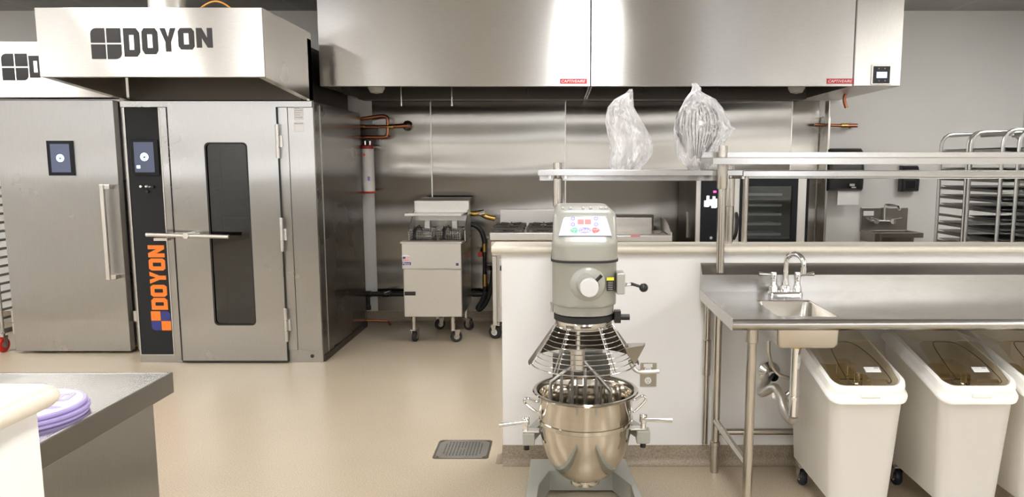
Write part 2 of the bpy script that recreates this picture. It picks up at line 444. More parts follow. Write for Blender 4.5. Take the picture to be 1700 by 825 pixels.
def cove(name, pts):
    """integral base with a curved foot; pts = list of (x, y, nx, ny) runs"""
    m = MB()
    for (p, q, n) in pts:
        p, q, n = Vector((*p, 0)), Vector((*q, 0)), Vector((*n, 0))
        prof = [(0, 0.102), (0.004, 0.102), (0.006, 0.04)] + [(0.006 + .03 * (1 - math.cos(math.radians(a))), .034 * (1 - math.sin(math.radians(a)))) for a in (0, 30, 60, 80)] + [(0.04, 0.0), (0, 0)]
        m.prism([p + n * a + Vector((0, 0, b)) for a, b in prof], q - p)
    return struct(m.build(name, 'cove_epoxy'))
cove('baseboard_back', [((XL, YB), (XR, YB), (0, -1))])
cove('baseboard_right', [((XR, YF), (XR, YB), (-1, 0))])
cove('baseboard_left', [((XL, YF), (XL, YB), (1, 0))])
# half wall in front of the cooking line
XH = at(833, 500, YW).x
ZCAP = zz(409, 3.66)
struct(MB().box(XH, XR, YW, 3.83, 0, ZCAP - .042).build('wall_middle', 'white_panel', smooth=0))
cove('baseboard_middle', [((XH, YW), (XR, YW), (0, -1)), ((XH, YW - .004), (XH, 3.83), (-1, 0))])
m = MB()
prof = [(3.66 + .018 - .018 * math.sin(math.radians(a)), ZCAP - .018 + .018 * math.cos(math.radians(a))) for a in range(0, 181, 20)]
prof = [(3.875, ZCAP)] + prof + [(3.66 + .018, ZCAP - .042), (3.875, ZCAP - .042)]
m.prism([(XH - .045, y, z) for y, z in prof], (XR - XH + .043, 0, 0))
tag(m.build('wall_cap', 'solid_surface', bevel=0.004), 'cream solid-surface cap running along the top of the white half wall', 'ledge')

# ------------------------------------------------------------------ ceiling lights
t = None
spots = [(x, y) for x in (-5.2, -3.05, .26, 4.02) for y in (4.55, 1.6, -1.2, -4.0)]
for k, (x, y) in enumerate(spots):
    lbl = 'recessed white ceiling light panel, ' + ('far left', 'left', 'middle', 'right')[k // 4] + ' column, ' + ('over the cooking line', 'over the half wall aisle', 'just behind the camera', 'by the street windows')[k % 4]
    if t is None:
        t = thing('ceiling_light', lbl, 'ceiling light', (x, y, ZC), 'recessed ceiling lights')
        f = MB()
        for a in ((-.31, -.28, -.61, .61), (.28, .31, -.61, .61), (-.28, .28, -.61, -.58), (-.28, .28, .58, .61)):
            f.box(x + a[0], x + a[1], y + a[2], y + a[3], ZC - .012, ZC)
        f.build('frame', 'white_panel', t)
        MB().box(x - .28, x + .28, y - .58, y + .58, ZC - .006, ZC).build('diffuser', 'lamp_diffuser', t, smooth=0)
        t0 = t
    else: dup(t0, (x - t0.location.x, y - t0.location.y, 0), lbl)

# ------------------------------------------------------------------ stainless cladding on the back wall
edges = [at(621, 300, YB).x, at(718, 300, YB).x, at(939, 300, YB).x, at(1313, 240, YB).x, 2.47]
names = ['narrow stainless wall sheet left of the fryer', 'wide stainless wall sheet behind the fryer and range', 'wide stainless wall sheet behind the griddle and plastic bags', 'narrow stainless wall sheet above the combi oven']
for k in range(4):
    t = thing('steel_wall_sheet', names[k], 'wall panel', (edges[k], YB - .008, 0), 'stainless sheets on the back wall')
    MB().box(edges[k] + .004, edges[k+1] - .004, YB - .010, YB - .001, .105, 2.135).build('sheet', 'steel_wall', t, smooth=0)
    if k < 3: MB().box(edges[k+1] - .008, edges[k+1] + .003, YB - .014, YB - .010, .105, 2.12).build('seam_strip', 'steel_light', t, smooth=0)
m = MB().box(2.475, 2.535, 7.10, YB - .001, 0.105, 1.98); m.box(2.475, 2.487, 7.0, 7.10, .105, 2.12)
tag(m.build('end_post', 'steel', bevel=.003), 'vertical stainless end post at the right edge of the steel back wall', 'post')

# ------------------------------------------------------------------ exhaust hoods
YH = 5.95
zb = zz(143, YH); ZT = ZC - .01
xs = [xx(530.5, 143, YH), xx(980.5, 143, YH), xx(1415.5, 144, YH)]
def hood(x0, x1, label, badge_u, rods, globe_x):
    t = thing('exhaust_hood', label, 'exhaust hood', ((x0+x1)/2, 6.6, zb), 'stainless exhaust hoods over the cooking line')
    x0 += .004; x1 -= .004
    m = MB().box(x0, x1, YH, YH + .012, zb, ZT)
    m.box(x0, x1, YH + .012, YH + .05, zb, zb + .012)
    m.build('front_panel', 'steel_hood', t, smooth=0, bevel=.002)
    MB().box(x0, x0 + .012, YH + .012, YB - .012, zb + .0, ZT).build('end_panel', 'steel', t, smooth=0)
    MB().box(x1 - .012, x1, YH + .012, YB - .012, zb + .0, ZT).build('end_panel', 'steel', t, smooth=0)
    m = MB().box(x0 + .012, x1 - .012, YH + .012, YB - .012, zb + .58, zb + .60)
    m.box(x0 + .012, x1 - .012, YB - .03, YB - .012, zb, zb + .58)
    m.build('plenum', 'steel_dark', t, smooth=0)  # near-black colour carries the shade inside the hood
    m = MB().box(x0 + .012, x1 - .012, 7.02, 7.21, zb - .01, zb + .05); m.box(x0 + .012, x1 - .012, 7.0, 7.02, zb - .01, zb + .09)
    m.build('grease_trough', 'steel_dark', t, smooth=0, bevel=.003)  # darkened like the plenum, under-hood shade put into the colour
    n = max(3, int((x1 - x0) / .5)); w = (x1 - x0 - .05) / n
    for k in range(n):
        a = x0 + .025 + k * w; m = MB()
        P = lambda s, h: Vector((0, 7.0 - .42 * s - h * .77, zb + .08 + .46 * s - h * .64))
        dx = Vector((1, 0, 0))
        m.obox((a + w/2, 6.79, zb + .31), dx, (0, -.42, .46), (0, .77, .64), w - .01, .60, .02)
        for q in range(9):
            xq = a + .04 + (w - .08) * q / 8
            m.obox((xq, 6.775, zb + .30), dx, (0, -.42, .46), (0, .77, .64), .02, .54, .02)
        m.build('grease_filter', 'steel_dark', t, smooth=0)
    for (u, L, st) in rods:
        x = xx(u, 160, 6.5); z0 = zb + .3
        zt = zz(L, 6.5)
        m = MB().cyl((x, 6.5, zb + .58), (x, 6.5, zt + .02), .007, 10); m.cyl((x, 6.5, zt + .03), (x, 6.5, zt), .011, 10)
        m.build('fire_nozzle', st, t)
    m = MB(); m.lathe([(.055, .1), (.055, .04), (.075, .03), (.07, -.02), (.05, -.055), (.0, -.065)], (globe_x, 6.45, zb + .05), n=24)
    g = m.build('lamp_globe', 'lamp_glass', t)
    MB().cyl((globe_x, 6.45, zb + .14), (globe_x, 6.45, zb + .58), .05, 16).build('lamp_stem', 'steel_dark', g)
    a = at(badge_u, 130.5, YH); bw = 44 * YH / F_PX; bh = 8.2 * YH / F_PX
    b = MB().box(a.x, a.x + bw, YH - .003, YH, a.z - bh, a.z).build('badge', 'decal_red', t, smooth=0); lab(b, 'small red maker badge with slanted white lettering')
    m = MB(); text(m, 'CAPTIVEAIRE', (a.x + .012, YH - .003, a.z - bh + .009), RX, UZ, NF, bw - .024, bh - .018, shear=.25); m.build('lettering', 'decal_white', b, smooth=0)
    return t
hood(xs[0], xs[1], 'left half of the long stainless exhaust hood, above the fryer and range', 929.5, [(666, 176, 'steel'), (750, 176, 'steel'), (876, 158, 'steel_dark')], xx(625, 150, 6.45))
hood(xs[1], xs[2], 'right half of the long stainless exhaust hood, above the plastic bags', 1372.5, [(1064, 156, 'steel_dark'), (1190, 156, 'steel_dark')], xx(1322, 152, 6.45))
x1 = xx(1493.5, 145, YH)
t = thing('utility_cabinet', 'tall stainless hood control cabinet with a small blue display, right end of hood', 'cabinet', (xs[2] + .2, 6.6, zb))
MB().box(xs[2] + .003, x1, YH + .004, YB - .001, zb, ZT).build('body', 'steel_light', t, smooth=0, bevel=.003)
MB().box(xs[2] + .006, x1 - .002, YH - .008, YH + .004, zb + .003, ZT).build('door', 'steel_light', t, smooth=0, bevel=.002)
a, b = at(1446, 107.5, YH), at(1477.5, 141, YH)
m = MB().box(a.x, b.x, YH - .02, YH - .008, b.z, a.z); p = m.build('control_panel', 'steel_light', t, smooth=0, bevel=.003)
a, b = at(1448.5, 110.5, YH), at(1474.5, 139, YH); MB().box(a.x, b.x, YH - .024, YH - .02, b.z, a.z).build('keypad', 'black_panel', p, smooth=0)
a, b = at(1453.5, 120, YH), at(1470, 130, YH); MB().box(a.x, b.x, YH - .026, YH - .024, b.z, a.z).build('display', 'lcd_blue', p, smooth=0)
m = MB()
for u in (1457, 1467):
    for v in (114.5, 134.5):
        a = at(u, v, YH); m.cyl((a.x, YH - .024, a.z), (a.x, YH - .027, a.z), .004, 10)
m.build('button', 'decal_grey', p)

# ------------------------------------------------------------------ rack oven (right one) with canopy
YO = 5.685
ox0, ox1 = -3.283, -1.852
zo = zz(168, YO)
t = thing('rack_oven', 'stainless rack oven with tall glass door and black panel with orange lettering', 'oven', ((ox0+ox1)/2, 6.3, 0))
pl = at(283, 300, YO).x
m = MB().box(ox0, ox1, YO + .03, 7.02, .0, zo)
m.build('body', 'steel_side_shaded', t, smooth=0, bevel=.003)
m = MB().box(ox0, ox1, YO + .01, YO + .03, 0.0, .10).box(ox0, ox1, YO - .02, YO + .03, zo - .045, zo)
m.box(ox0, ox0 + .02, YO, YO + .03, .10, zo - .045)
m.box(at(487, 400, YO).x, ox1, YO, YO + .03, .10, zo - .045)
m.box(at(466, 400, YO).x + .005, at(487, 400, YO).x - .003, YO - .003, YO + .03, .10, zo - .045)
m.box(at(271.5, 300, YO).x, at(283, 300, YO).x, YO - .003, YO + .03, .02, zo - .045)
m.build('front_frame', 'steel_door', t, smooth=0, bevel=.0025)
MB().cyl((at(518, 594, YO).x, YO + .012, .05), (at(518, 594, YO).x, YO + .006, .05), .014, 16).build('base_plug', 'decal_black', t)
# side seam
MB().box(ox1, ox1 + .004, 5.84, 5.848, .02, zo - .02).build('side_seam', 'steel_light', t, smooth=0)
MB().box(ox1, ox1 + .012, YO + .03, 7.0, 0.0, .05).build('kick_strip', 'steel_dark', t, smooth=0)
# door
dx0, dx1 = at(287.5, 300, YO).x, at(465, 300, YO).x
dz0, dz1 = .022, zz(172, YO)
wx0, wx1, wz0, wz1 = -2.672, -2.348, .30, 1.70
m = MB()
def rr2(x0, x1, z0, z1, r, n=6):
    p = []
    for (cx, cz, a0) in ((x1 - r, z1 - r, 0), (x0 + r, z1 - r, 90), (x0 + r, z0 + r, 180), (x1 - r, z0 + r, 270)):
        p += [(cx + r * math.cos(math.radians(a0 + 90 * k / n)), cz + r * math.sin(math.radians(a0 + 90 * k / n))) for k in range(n + 1)]
    return p
flat(m, [(dx0, dz0), (dx1, dz0), (dx1, dz1), (dx0, dz1)], [rr2(wx0, wx1, wz0, wz1, .035)], (0, YO + .028, 0), RX, UZ, NF, .05)
door = m.build('door', 'steel_door', t, smooth=30)
m = MB(); flat(m, rr2(wx0 - .0, wx1 + .0, wz0, wz1, .035), [rr2(wx0 + .012, wx1 - .012, wz0 + .012, wz1 - .012, .03)], (0, YO - .018, 0), RX, UZ, NF, .003)
m.build('window_gasket', 'black_rubber', door)
MB().box(wx0, wx1, YO - .010, YO - .006, wz0, wz1).build('window_glass', 'oven_glass', door, smooth=0)
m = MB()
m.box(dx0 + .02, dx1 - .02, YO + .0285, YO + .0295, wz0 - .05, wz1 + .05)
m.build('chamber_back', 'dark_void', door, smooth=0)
m = MB()
for k in range(18):
    z = wz0 + .08 + k * .075
    m.box(wx0 + .03, wx1 - .03, YO + .004, YO + .016, z, z + .006)
m.cyl((wx0 + .10, YO + .006, wz0), (wx0 + .10, YO + .006, wz1), .008, 8)
m.build('inner_rack', 'steel', door)
m = MB()
for a in ((dx0 - .007, dx0 - .0005, dz0 - .012, dz1 + .007), (dx1 + .0005, dx1 + .007, dz0 - .012, dz1 + .007), (dx0, dx1, dz1 + .0005, dz1 + .007), (dx0, dx1, dz0 - .012, dz0 - .001)): m.box(a[0], a[1], YO - .019, YO + .02, a[2], a[3])
m.build('door_gap_shade', 'black_rubber', door, smooth=0)  # black strips stand in for the shade in the gap around the door
# hinges
for (va, vb) in ((206, 263), (361, 417), (511, 566)):
    zt, zl = zz(va, YO), zz(vb, YO); h = (zt - zl) / 3; m = MB(); X = dx1 + .006
    for k in range(3): m.cyl((X, YO - .032, zl + h * k + .003), (X, YO - .032, zl + h * (k + 1) - .003), .014, 16)
    m.box(X - .012, X + .004, YO - .03, YO - .02, zl, zt); m.box(X, X + .03, YO - .02, YO - .003, zl + h, zt - h)
    m.build('hinge', 'steel_light', door)
# latch handle
h0, h1, hc = at(243, 389.5, YO - .13), at(380, 393, YO - .13), at(311, 391, YO - .12)
m = MB().cyl(h0, h1, .0155, 20); hd = m.build('handle', 'steel_light', door)
MB().cyl((hc.x, YO - .15, hc.z), (hc.x, YO - .02, hc.z), .022, 20).build('handle_boss', 'steel_light', hd)
m = MB().box(at(262, 395, YO).x, at(284, 395, YO).x, YO - .06, YO - .003, zz(398.5, YO), zz(394, YO)); m.box(at(284, 392, YO).x, hc.x + .06, YO - .045, YO - .022, zz(392, YO), zz(386, YO))
m.build('latch_plate', 'steel_light', hd, smooth=0)
# control panel
px0, px1 = at(205, 300, YO).x, at(270.5, 300, YO).x
pz0, pz1 = zz(588, YO), zz(175, YO)
px0 = ox0 + .022
m = MB().box(px0, px1, YO - .004, YO + .02, pz0, pz1); cp = m.build('control_panel', 'charcoal_panel', t, smooth=0, bevel=.002)
m = MB()
for a in ((px0 - .006, px0, pz0 - .006, pz1 + .006), (px1, px1 + .006, pz0 - .006, pz1 + .006), (px0, px1, pz0 - .006, pz0), (px0, px1, pz1, pz1 + .006)): m.box(a[0], a[1], YO - .008, YO + .02, a[2], a[3])
m.build('panel_trim', 'steel_light', cp, smooth=0)
def touch_screen(par, u0, v0, u1, v1, s0, s1, s2, s3, Y, icon_uv, note=False):
    a, b = at(u0, v0, Y), at(u1, v1, Y)
    sc = MB().box(a.x, b.x, Y - .014, Y, b.z, a.z).build('touch_screen', 'black_panel', par, smooth=0, bevel=.002)
    a, b = at(s0, s1, Y), at(s2, s3, Y)
    MB().box(a.x, b.x, Y - .0155, Y - .014, b.z, a.z).build('display', 'screen_glow', sc, smooth=0)
    c = at(*icon_uv, Y); m = MB(); O = (c.x, Y - .0155, c.z)
    flat(m, circ(0, 0, .030), [circ(0, 0, .021)], O, RX, UZ, NF, .001)
    flat(m, circ(0, 0, .0145), [circ(0, 0, .0105)], O, RX, UZ, NF, .001)
    flat(m, [(-.002, .004), (.002, .004), (.002, .019), (-.002, .019)], [], O, RX, UZ, NF, .0014)
    m.build('power_icon', 'screen_white', sc, smooth=0)
    if note:
        q = at(229, 277, Y); m = MB(); flat(m, [(0, 0), (.026, 0), (.026, .022), (0, .022)], [], (q.x, Y - .0155, q.z - .011), RX, UZ, NF, .001); m.build('corner_icon', 'screen_white', sc, smooth=0)
touch_screen(cp, 217.5, 231.5, 266.5, 291, 223, 236, 259, 286, YO - .004, (241.5, 260.5), True)
for (u, v, r, mt) in ((236, 309.5, .012, 'chrome'), (244.5, 309.5, .008, 'decal_white'), (250.5, 310, .006, 'decal_grey'), (256, 310, .011, 'black_plastic'), (246.5, 318, .012, 'black_plastic')):
    c = at(u, v, YO); m = MB(); m.lathe([(0.0, -.020), (r * .8, -.020), (r, -.016), (r, 0)], (c.x, YO - .004, c.z), axis='Y', n=18)
    m.build('switch', mt, cp)
# vertical orange lettering: reads upwards
c0 = at(0, 515, YO).z; c1 = zz(406, YO)
cxl, cxr = at(238, 460, YO).x + .008, at(273, 460, YO).x - .03
zA, zB = zz(514, YO), zz(407, YO)
xl = px0 + .105
m = MB(); block_word(m, 'DOYON', (xl + .125, YO - .004, zA), UZ, (-1, 0, 0), NF, zB - zA, [.125] * 5, gap=.10)
m.build('orange_lettering', 'decal_orange', cp, smooth=0)
s = .150; ms = [MB() for _ in range(4)]; zS = zA - .012 - s
logo_squares(ms, (xl - .01, YO - .004, zS), RX, UZ, NF, s, .02, 'TRBL')
ms[0].f and ms[0].build('orange_square', 'decal_orange', cp, smooth=0); ms[3].build('orange_square', 'decal_orange', cp, smooth=0)
ms[1].build('navy_square', 'decal_navy', cp, smooth=0); ms[2].build('navy_square', 'decal_navy', cp, smooth=0)
# spec labels on the right stile
a, b = at(487.5, 170, YO), at(504, 199, YO)
m = MB().box(a.x, b.x, YO - .0015, YO, b.z, a.z); sp = m.build('spec_label', 'decal_white', t, smooth=0)
m = MB()
for k in range(7): m.box(a.x + .004, b.x - .006 - .01 * (k % 3), YO - .0025, YO - .0015, a.z - .010 - k * .017, a.z - .006 - k * .017)
m.build('small_print', 'decal_grey', sp, smooth=0)
a, b = at(488, 203, YO), at(504.5, 219, YO)
m = MB().box(a.x, b.x, YO - .0015, YO, b.z, a.z); sp = m.build('warning_label', 'decal_white', t, smooth=0)
MB().box(a.x + .004, b.x - .004, YO - .0025, YO - .0015, a.z - .014, a.z - .006).build('small_print', 'decal_grey', sp, smooth=0)
a, b = at(505.5, 171, YO), at(514, 174.5, YO); MB().box(a.x, b.x, YO - .0015, YO, b.z, a.z).build('blue_label', 'decal_navy', t, smooth=0)

def canopy(par, x0, x1, yf, yr, zt, zbf, zbr, yback):
    m = MB(); th = .012
    m.box(x0, x1, yf, yf + th, zbf, zt)
    m.build('canopy_front', 'steel_hood', par, smooth=0, bevel=.002)
    for xa in (x0, x1 - th):
        m = MB().prism([(xa, yf + th, zbf), (xa, yr, zbr), (xa, yr, zt), (xa, yf + th, zt)], (th, 0, 0)); m.build('canopy_side', 'steel', par, smooth=0)
    m = MB().box(x0 + th, x1 - th, yf + th, yr, zt - th - .02, zt - .02); m.build('canopy_top', 'steel', par, smooth=0)
    m = MB()
    for xa, sg in ((x0, 1), (x1, -1)):
        m.prism([(xa + sg * .012, yf + th, zbf), (xa + sg * .05, yf + th, zbf), (xa + sg * .05, yr, zbr), (xa + sg * .012, yr, zbr)], (0, 0, .008))
    m.box(x0 + th, x1 - th, yf + th, yf + .05, zbf, zbf + .008)
    m.box(x0 + .02, x1 - .02, yf + .25, yr - .08, zbf + .10, zbf + .13)
    m.build('canopy_lip', 'steel', par, smooth=0)
    m = MB(); w = (x1 - x0) / 3
    for k in range(3):
        m.box(x0 + w * k + .06, x0 + w * (k + 1) - .06, yf + .3, yf + .34, zbf + .075, zbf + .1)
    m.build('filter_handle', 'steel_light', par, smooth=0)
    MB().box(x0 + .03, min(x1, -1.94), yr, yback, zbr + .003, zt - .06).build('top_housing', 'steel_dark', par, smooth=0, bevel=.004)
ct2 = zz(12.5, 4.79); cb2 = zz(127.5, 4.79)
canopy(t, -3.262, -1.852, 4.79, YO + .02, ct2, cb2, zo + .002, 6.95)
MB().box(-1.872, -1.852, 5.62, YO + .02, zo, ct2 - .05).build('canopy_post', 'steel_light', t, smooth=0)
# black logo on the canopy
Yc = 4.79
a = at(153, 98, Yc); b = at(201, 48, Yc); ms = MB()
logo_squares([ms] * 4, (a.x, Yc, a.z), RX, UZ, NF, (b.x - a.x + b.z - a.z) / 2, .05, 'TLBR')
a = at(207, 94, Yc); b = at(352, 48, Yc); k = Yc / F_PX
block_word(ms, 'DOYON', (a.x, Yc, a.z), RX, UZ, NF, b.x - a.x, [45 * k, 41 * k, 37 * k, 34 * k, 31 * k], gap=.13)
lab(ms.build('logo', 'decal_black', t, smooth=0), 'black four-square mark and DOYON lettering')

# exhaust duct, cord above the canopy
m = MB().cyl((at(279, 8, 5.25).x, 5.25, ct2 - .008), (at(279, 8, 5.25).x, 5.25, ZC), .122, 40)
m.lathe([(.122, 0), (.14, 0), (.14, .012), (.122, .02)], (at(279, 8, 5.25).x, 5.25, ct2 - .02), n=40)
tag(m.build('exhaust_duct', 'steel_light'), 'round white exhaust duct rising from the top of the oven canopy', 'duct')
p = [at(330 + 4 * k, 16 - 14 * math.sin(PI * k / 14), 5.3) for k in range(15)]
p = [Vector((p[0].x, 5.3, ct2 - .026))] + p + [Vector((p[-1].x, 5.3, ct2 - .026))]
m = MB().tube(p, .006, 8); tag(m.build('orange_cable', 'orange_cord'), 'thin orange cable looping above the oven canopy', 'cable')

# ------------------------------------------------------------------ proofer (left cabinet)
YP = 6.03
qx0, qx1 = -4.447, -3.508
t = thing('proofer_cabinet', 'tall stainless proofer with solid door, small screen and long bar handle', 'proofer', (-3.95, 6.5, 0))
zp = zz(162, YP)
MB().box(-4.43, -3.33, YP + .06, 7.0, .03, zp).build('body', 'steel_door', t, smooth=0, bevel=.003)
m = MB().box(-3.50, -3.34, YP + .015, YP + .06, .03, zp); m.box(-3.475, -3.44, YP, YP + .015, .2, zp); m.build('door_jamb', 'steel', t, smooth=0, bevel=.002)
for v in (185, 300, 480, 560):
    c = at(207, v, YP + .015); MB().cyl((c.x, YP + .012, c.z), (c.x, YP - .002, c.z), .006, 10).build('rivet', 'steel_dark', t)
door = MB().box(qx0, qx1, YP - .07, YP + .0, zz(583, YP - .07), zz(166, YP - .07)).build('door', 'steel_door', t, smooth=0, bevel=.004)
touch_screen(door, 78, 233.5, 126.5, 291.5, 84.5, 239, 120, 286, YP - .07, (102, 262.5))
hx = at(176, 380, YP - .12).x
za, zb2 = zz(306, YP - .12), zz(464, YP - .12)
m = MB().box(hx - .016, hx + .016, YP - .145, YP - .12, zb2, za); hd = m.build('handle', 'steel_light', door, smooth=0, bevel=.004)
for z in (za - .02, zb2 + .02): MB().box(hx - .012, hx + .06, YP - .135, YP - .07, z - .018, z + .018).build('handle_post', 'steel', hd, smooth=0, bevel=.003)
for (va, vb) in ((512, 533), (534, 552)):
    zt, zl = zz(va, YP), zz(vb, YP); MB().cyl((qx0 - .014, YP - .04, zl + .003), (qx0 - .014, YP - .04, zt - .003), .016, 14).build('hinge', 'steel_light', door)
m = MB().box(qx1 + .02, qx1 + .045, YP - .03, YP + .01, zz(532, YP), zz(515, YP)); m.build('door_catch', 'steel_light', t, smooth=0)
for x in (-4.3, -3.45):
    for y in (6.2, 6.85): MB().cyl((x, y, 0), (x, y, .03), .03, 14).build('foot', 'black_rubber', t)
Yq = 5.9
m = MB().box(-5.35, -3.32, Yq, Yq + .012, zz(161.5, Yq), zz(69, Yq)); m.build('canopy_front', 'steel_hood', t, smooth=0, bevel=.002)
m = MB().box(-5.35, -3.33, Yq + .012, 7.0, zz(150, Yq), zz(69, Yq) - .02); m.build('canopy_body', 'steel', t, smooth=0)
MB().box(-5.33, -3.33, Yq + .012, YP + .06, zz(161, Yq), zz(150, Yq)).build('canopy_lip', 'steel_dark', t, smooth=0)
ms = MB(); a = at(5, 133.5, Yq); b = at(45, 94, Yq)
logo_squares([ms] * 4, (a.x, Yq, a.z), RX, UZ, NF, b.x - a.x, .05, 'TLBR')
k = Yq / F_PX; a = at(50, 129, Yq); block_word(ms, 'DOYON', (a.x, Yq, a.z), RX, UZ, NF, 116 * k, [35 * k, 33 * k, 30 * k, 27 * k, 25 * k], gap=.13)
lab(ms.build('logo', 'decal_black', t, smooth=0), 'black four-square mark and DOYON lettering, mostly hidden')

# ------------------------------------------------------------------ bun pan racks
def caster(par, x, y, z1, r, wheel='black_rubber', name='caster', hub='steel', w=.03, yaw=0, off=.03):
    """swivel caster: fork on a stem with a wheel as its sub-part"""
    d = Vector((math.sin(yaw), math.cos(yaw), 0)); sd = Vector((d.y, -d.x, 0)); c = Vector((x, y, r)) + d * off
    m = MB().cyl((x, y, z1), (x, y, 2 * r + .012), .02, 14)
    m.obox((c + Vector((x, y, r))) / 2 + Vector((0, 0, r + .010)), d, sd, (0, 0, 1), abs(off) + .05, w + .02, .008)
    for q in (-1, 1): m.prism([c + sd * q * (w / 2 + .006) + d * a + Vector((0, 0, b)) for a, b in ((-.02, r + .012), (.03, r + .012), (.012, -.012), (-.012, -.012))], sd * q * .004)
    cs = m.build(name, 'steel', par)
    m = MB(); n = 32; prof = [(.0, -w/2), (r * .55, -w/2), (r * .9, -w/2), (r, -w/2 + .006), (r, w/2 - .006), (r * .9, w/2), (r * .55, w/2), (0, w/2)]
    vs = []
    for (rr, h) in prof:
        for k in range(n):
            a = 2 * PI * k / n; vs.append(c + sd * h + d * rr * math.cos(a) + Vector((0, 0, rr * math.sin(a))))
    fs = [(i*n+k, i*n+(k+1) % n, (i+1)*n+(k+1) % n, (i+1)*n+k) for i in range(len(prof) - 1) for k in range(n)]
    m.add(vs, fs); wh = m.build('wheel', wheel, cs)
    m = MB().cyl(c - sd * (w/2 + .002), c + sd * (w/2 + .002), r * .5, 18); m.build('wheel_hub', hub, cs)
    return cs
def bun_rack(x0, x1, y0, y1, h, label, group, wheel='navy_rubber', levels=20, left_only=False):
    t = thing('bun_pan_rack', label, 'rack', ((x0+x1)/2, (y0+y1)/2, 0), group)
    r = .0135; zb0 = .17
    for y in (y0, y1):
        R = .09; p = [(x0, y, zb0), (x0, y, h - R)] + [(x0 + R - R * math.cos(a), y, h - R + R * math.sin(a)) for a in (PI/8, PI/4, 3*PI/8, PI/2)]
        p += [(x1 - R + R * math.sin(a), y, h - R + R * math.cos(a)) for a in (0, PI/8, PI/4, 3*PI/8, PI/2)] + [(x1, y, zb0)]
        MB().tube(p, r, 10).build('end_frame', 'aluminium', t)
    m = MB()
    for x in (x0, x1): m.box(x - .014, x + .014, y0, y1, zb0 - .01, zb0 + .03)
    for y in (y0, y1): m.box(x0, x1, y - .014, y + .014, zb0 - .01, zb0 + .03)
    m.build('base_frame', 'aluminium', t, smooth=0)
    for k in range(levels):
        z = zb0 + .10 + k * (h - zb0 - .18) / levels
        for x, sg in ((x0, 1), (x1, -1)):
            MB().box(x + sg * .010, x + sg * .05, y0 - .01, y1 + .01, z, z + .003).box(x + sg * .010, x + sg * .013, y0 - .01, y1 + .01, z, z + .02).build('runner', 'aluminium', t, smooth=0)
    m = MB()
    for x in (x0 + .07, (x0 + x1) / 2, x1 - .07): m.box(x - .01, x + .01, y0, y1, h - .025, h - .008)
    m.build('top_brace', 'aluminium', t, smooth=0)
    for x in (x0 + .02, x1 - .02):
        for y in (y0 + .02, y1 - .02): caster(t, x, y, zb0, .062, wheel, off=.0 if wheel == 'red_plastic' else .03, yaw=PI/2 if wheel != 'red_plastic' else .0)
    return t
grp = 'aluminium bun pan racks by the right wall'
r1 = bun_rack(3.06, 3.70, 5.66, 6.06, 1.775, 'aluminium bun pan rack farthest back in the row beside the hand sink', grp)
r2 = dup(r1, (-.01, -.46, 0), 'aluminium bun pan rack in the middle of the row of three at right')
r3 = dup(r1, (.03, -.98, 0), 'aluminium bun pan rack nearest the camera, cut off by the right edge')
pan = MB(); px_, py_ = 3.38, 5.86
def pr_(w, d, z): return rrect(px_, py_, w, d, .03, z, n=4)
pan.loft([pr_(.50, .36, .0), pr_(.57, .43, .024), pr_(.595, .455, .026), pr_(.595, .455, .023), pr_(.575, .435, .021), pr_(.505, .365, .002)], cap=False)
pan.add(pr_(.505, .365, .001), [tuple(range(20))])
pn = None
for q, (dx_, dy_) in enumerate(((0, 0), (-.01, -.46), (.03, -.98))):
    for k in range(1, 20):
        if (k * 7 + q * 3) % 6 == 0: continue
        off = Vector((dx_, dy_, .17 + .10 + k * (1.775 - .17 - .18) / 20 + .004))
        if pn is None: pn = pan.build('sheet_pan', 'aluminium'); o = pn
        else: o = pn.copy(); COL.objects.link(o)
        o.location = off
        w_ = ('farthest back', 'in the middle', 'nearest the camera')[q]
        nth = ('lowest', 'second lowest', 'third lowest', 'fourth from bottom', 'fifth from bottom', 'sixth from bottom', 'seventh from bottom', 'eighth from bottom', 'a little below middle', 'middle', 'a little above middle', 'eighth from top', 'seventh from top', 'sixth from top', 'fifth from top', 'fourth from top', 'third from top', 'second from top', 'topmost')[k - 1]
        tag(o, 'sheet pan at the ' + nth + ' level of the bun rack ' + w_, 'sheet pan', 'sheet pans in the bun rack ' + w_)
bun_rack(-5.22, -4.57, 6.0, 6.45, 1.775, 'aluminium bun pan rack with a red caster left of the proofer', 'left wall rack', 'red_plastic')

# ------------------------------------------------------------------ fryer
t = thing('deep_fryer', 'stainless floor fryer on casters with two hanging baskets', 'fryer', (-1.09, 6.6, 0))
Yf = 6.25
fx0, fx1 = -1.335, -.835
zt_, zm, zbm = zz(402, Yf), zz(447, Yf), zz(526, Yf)
m = MB().box(fx0, fx1, Yf + .03, 6.93, zbm, zt_ - .02)
m.build('body', 'steel', t, smooth=0, bevel=.003)
m = MB().box(fx0, fx1 + .0, Yf, Yf + .03, zm + .004, zt_); m.build('front_apron', 'steel_light', t, smooth=0, bevel=.004)
m = MB().box(fx0 - .012, fx1 + .01, Yf - .012, Yf + .10, zt_ - .012, zt_ + .004); m.build('top_rim', 'steel_light', t, smooth=0, bevel=.004)
m = MB().box(fx0 + .012, fx1 - .002, Yf, Yf + .03, zbm, zm - .006); door = m.build('door', 'steel_light', t, smooth=0, bevel=.003)
a, b = at(671.5, 484, Yf), at(690, 490.5, Yf)
MB().box(a.x, b.x, Yf - .0025, Yf, b.z, a.z).build('door_pull', 'decal_black', door, smooth=0)
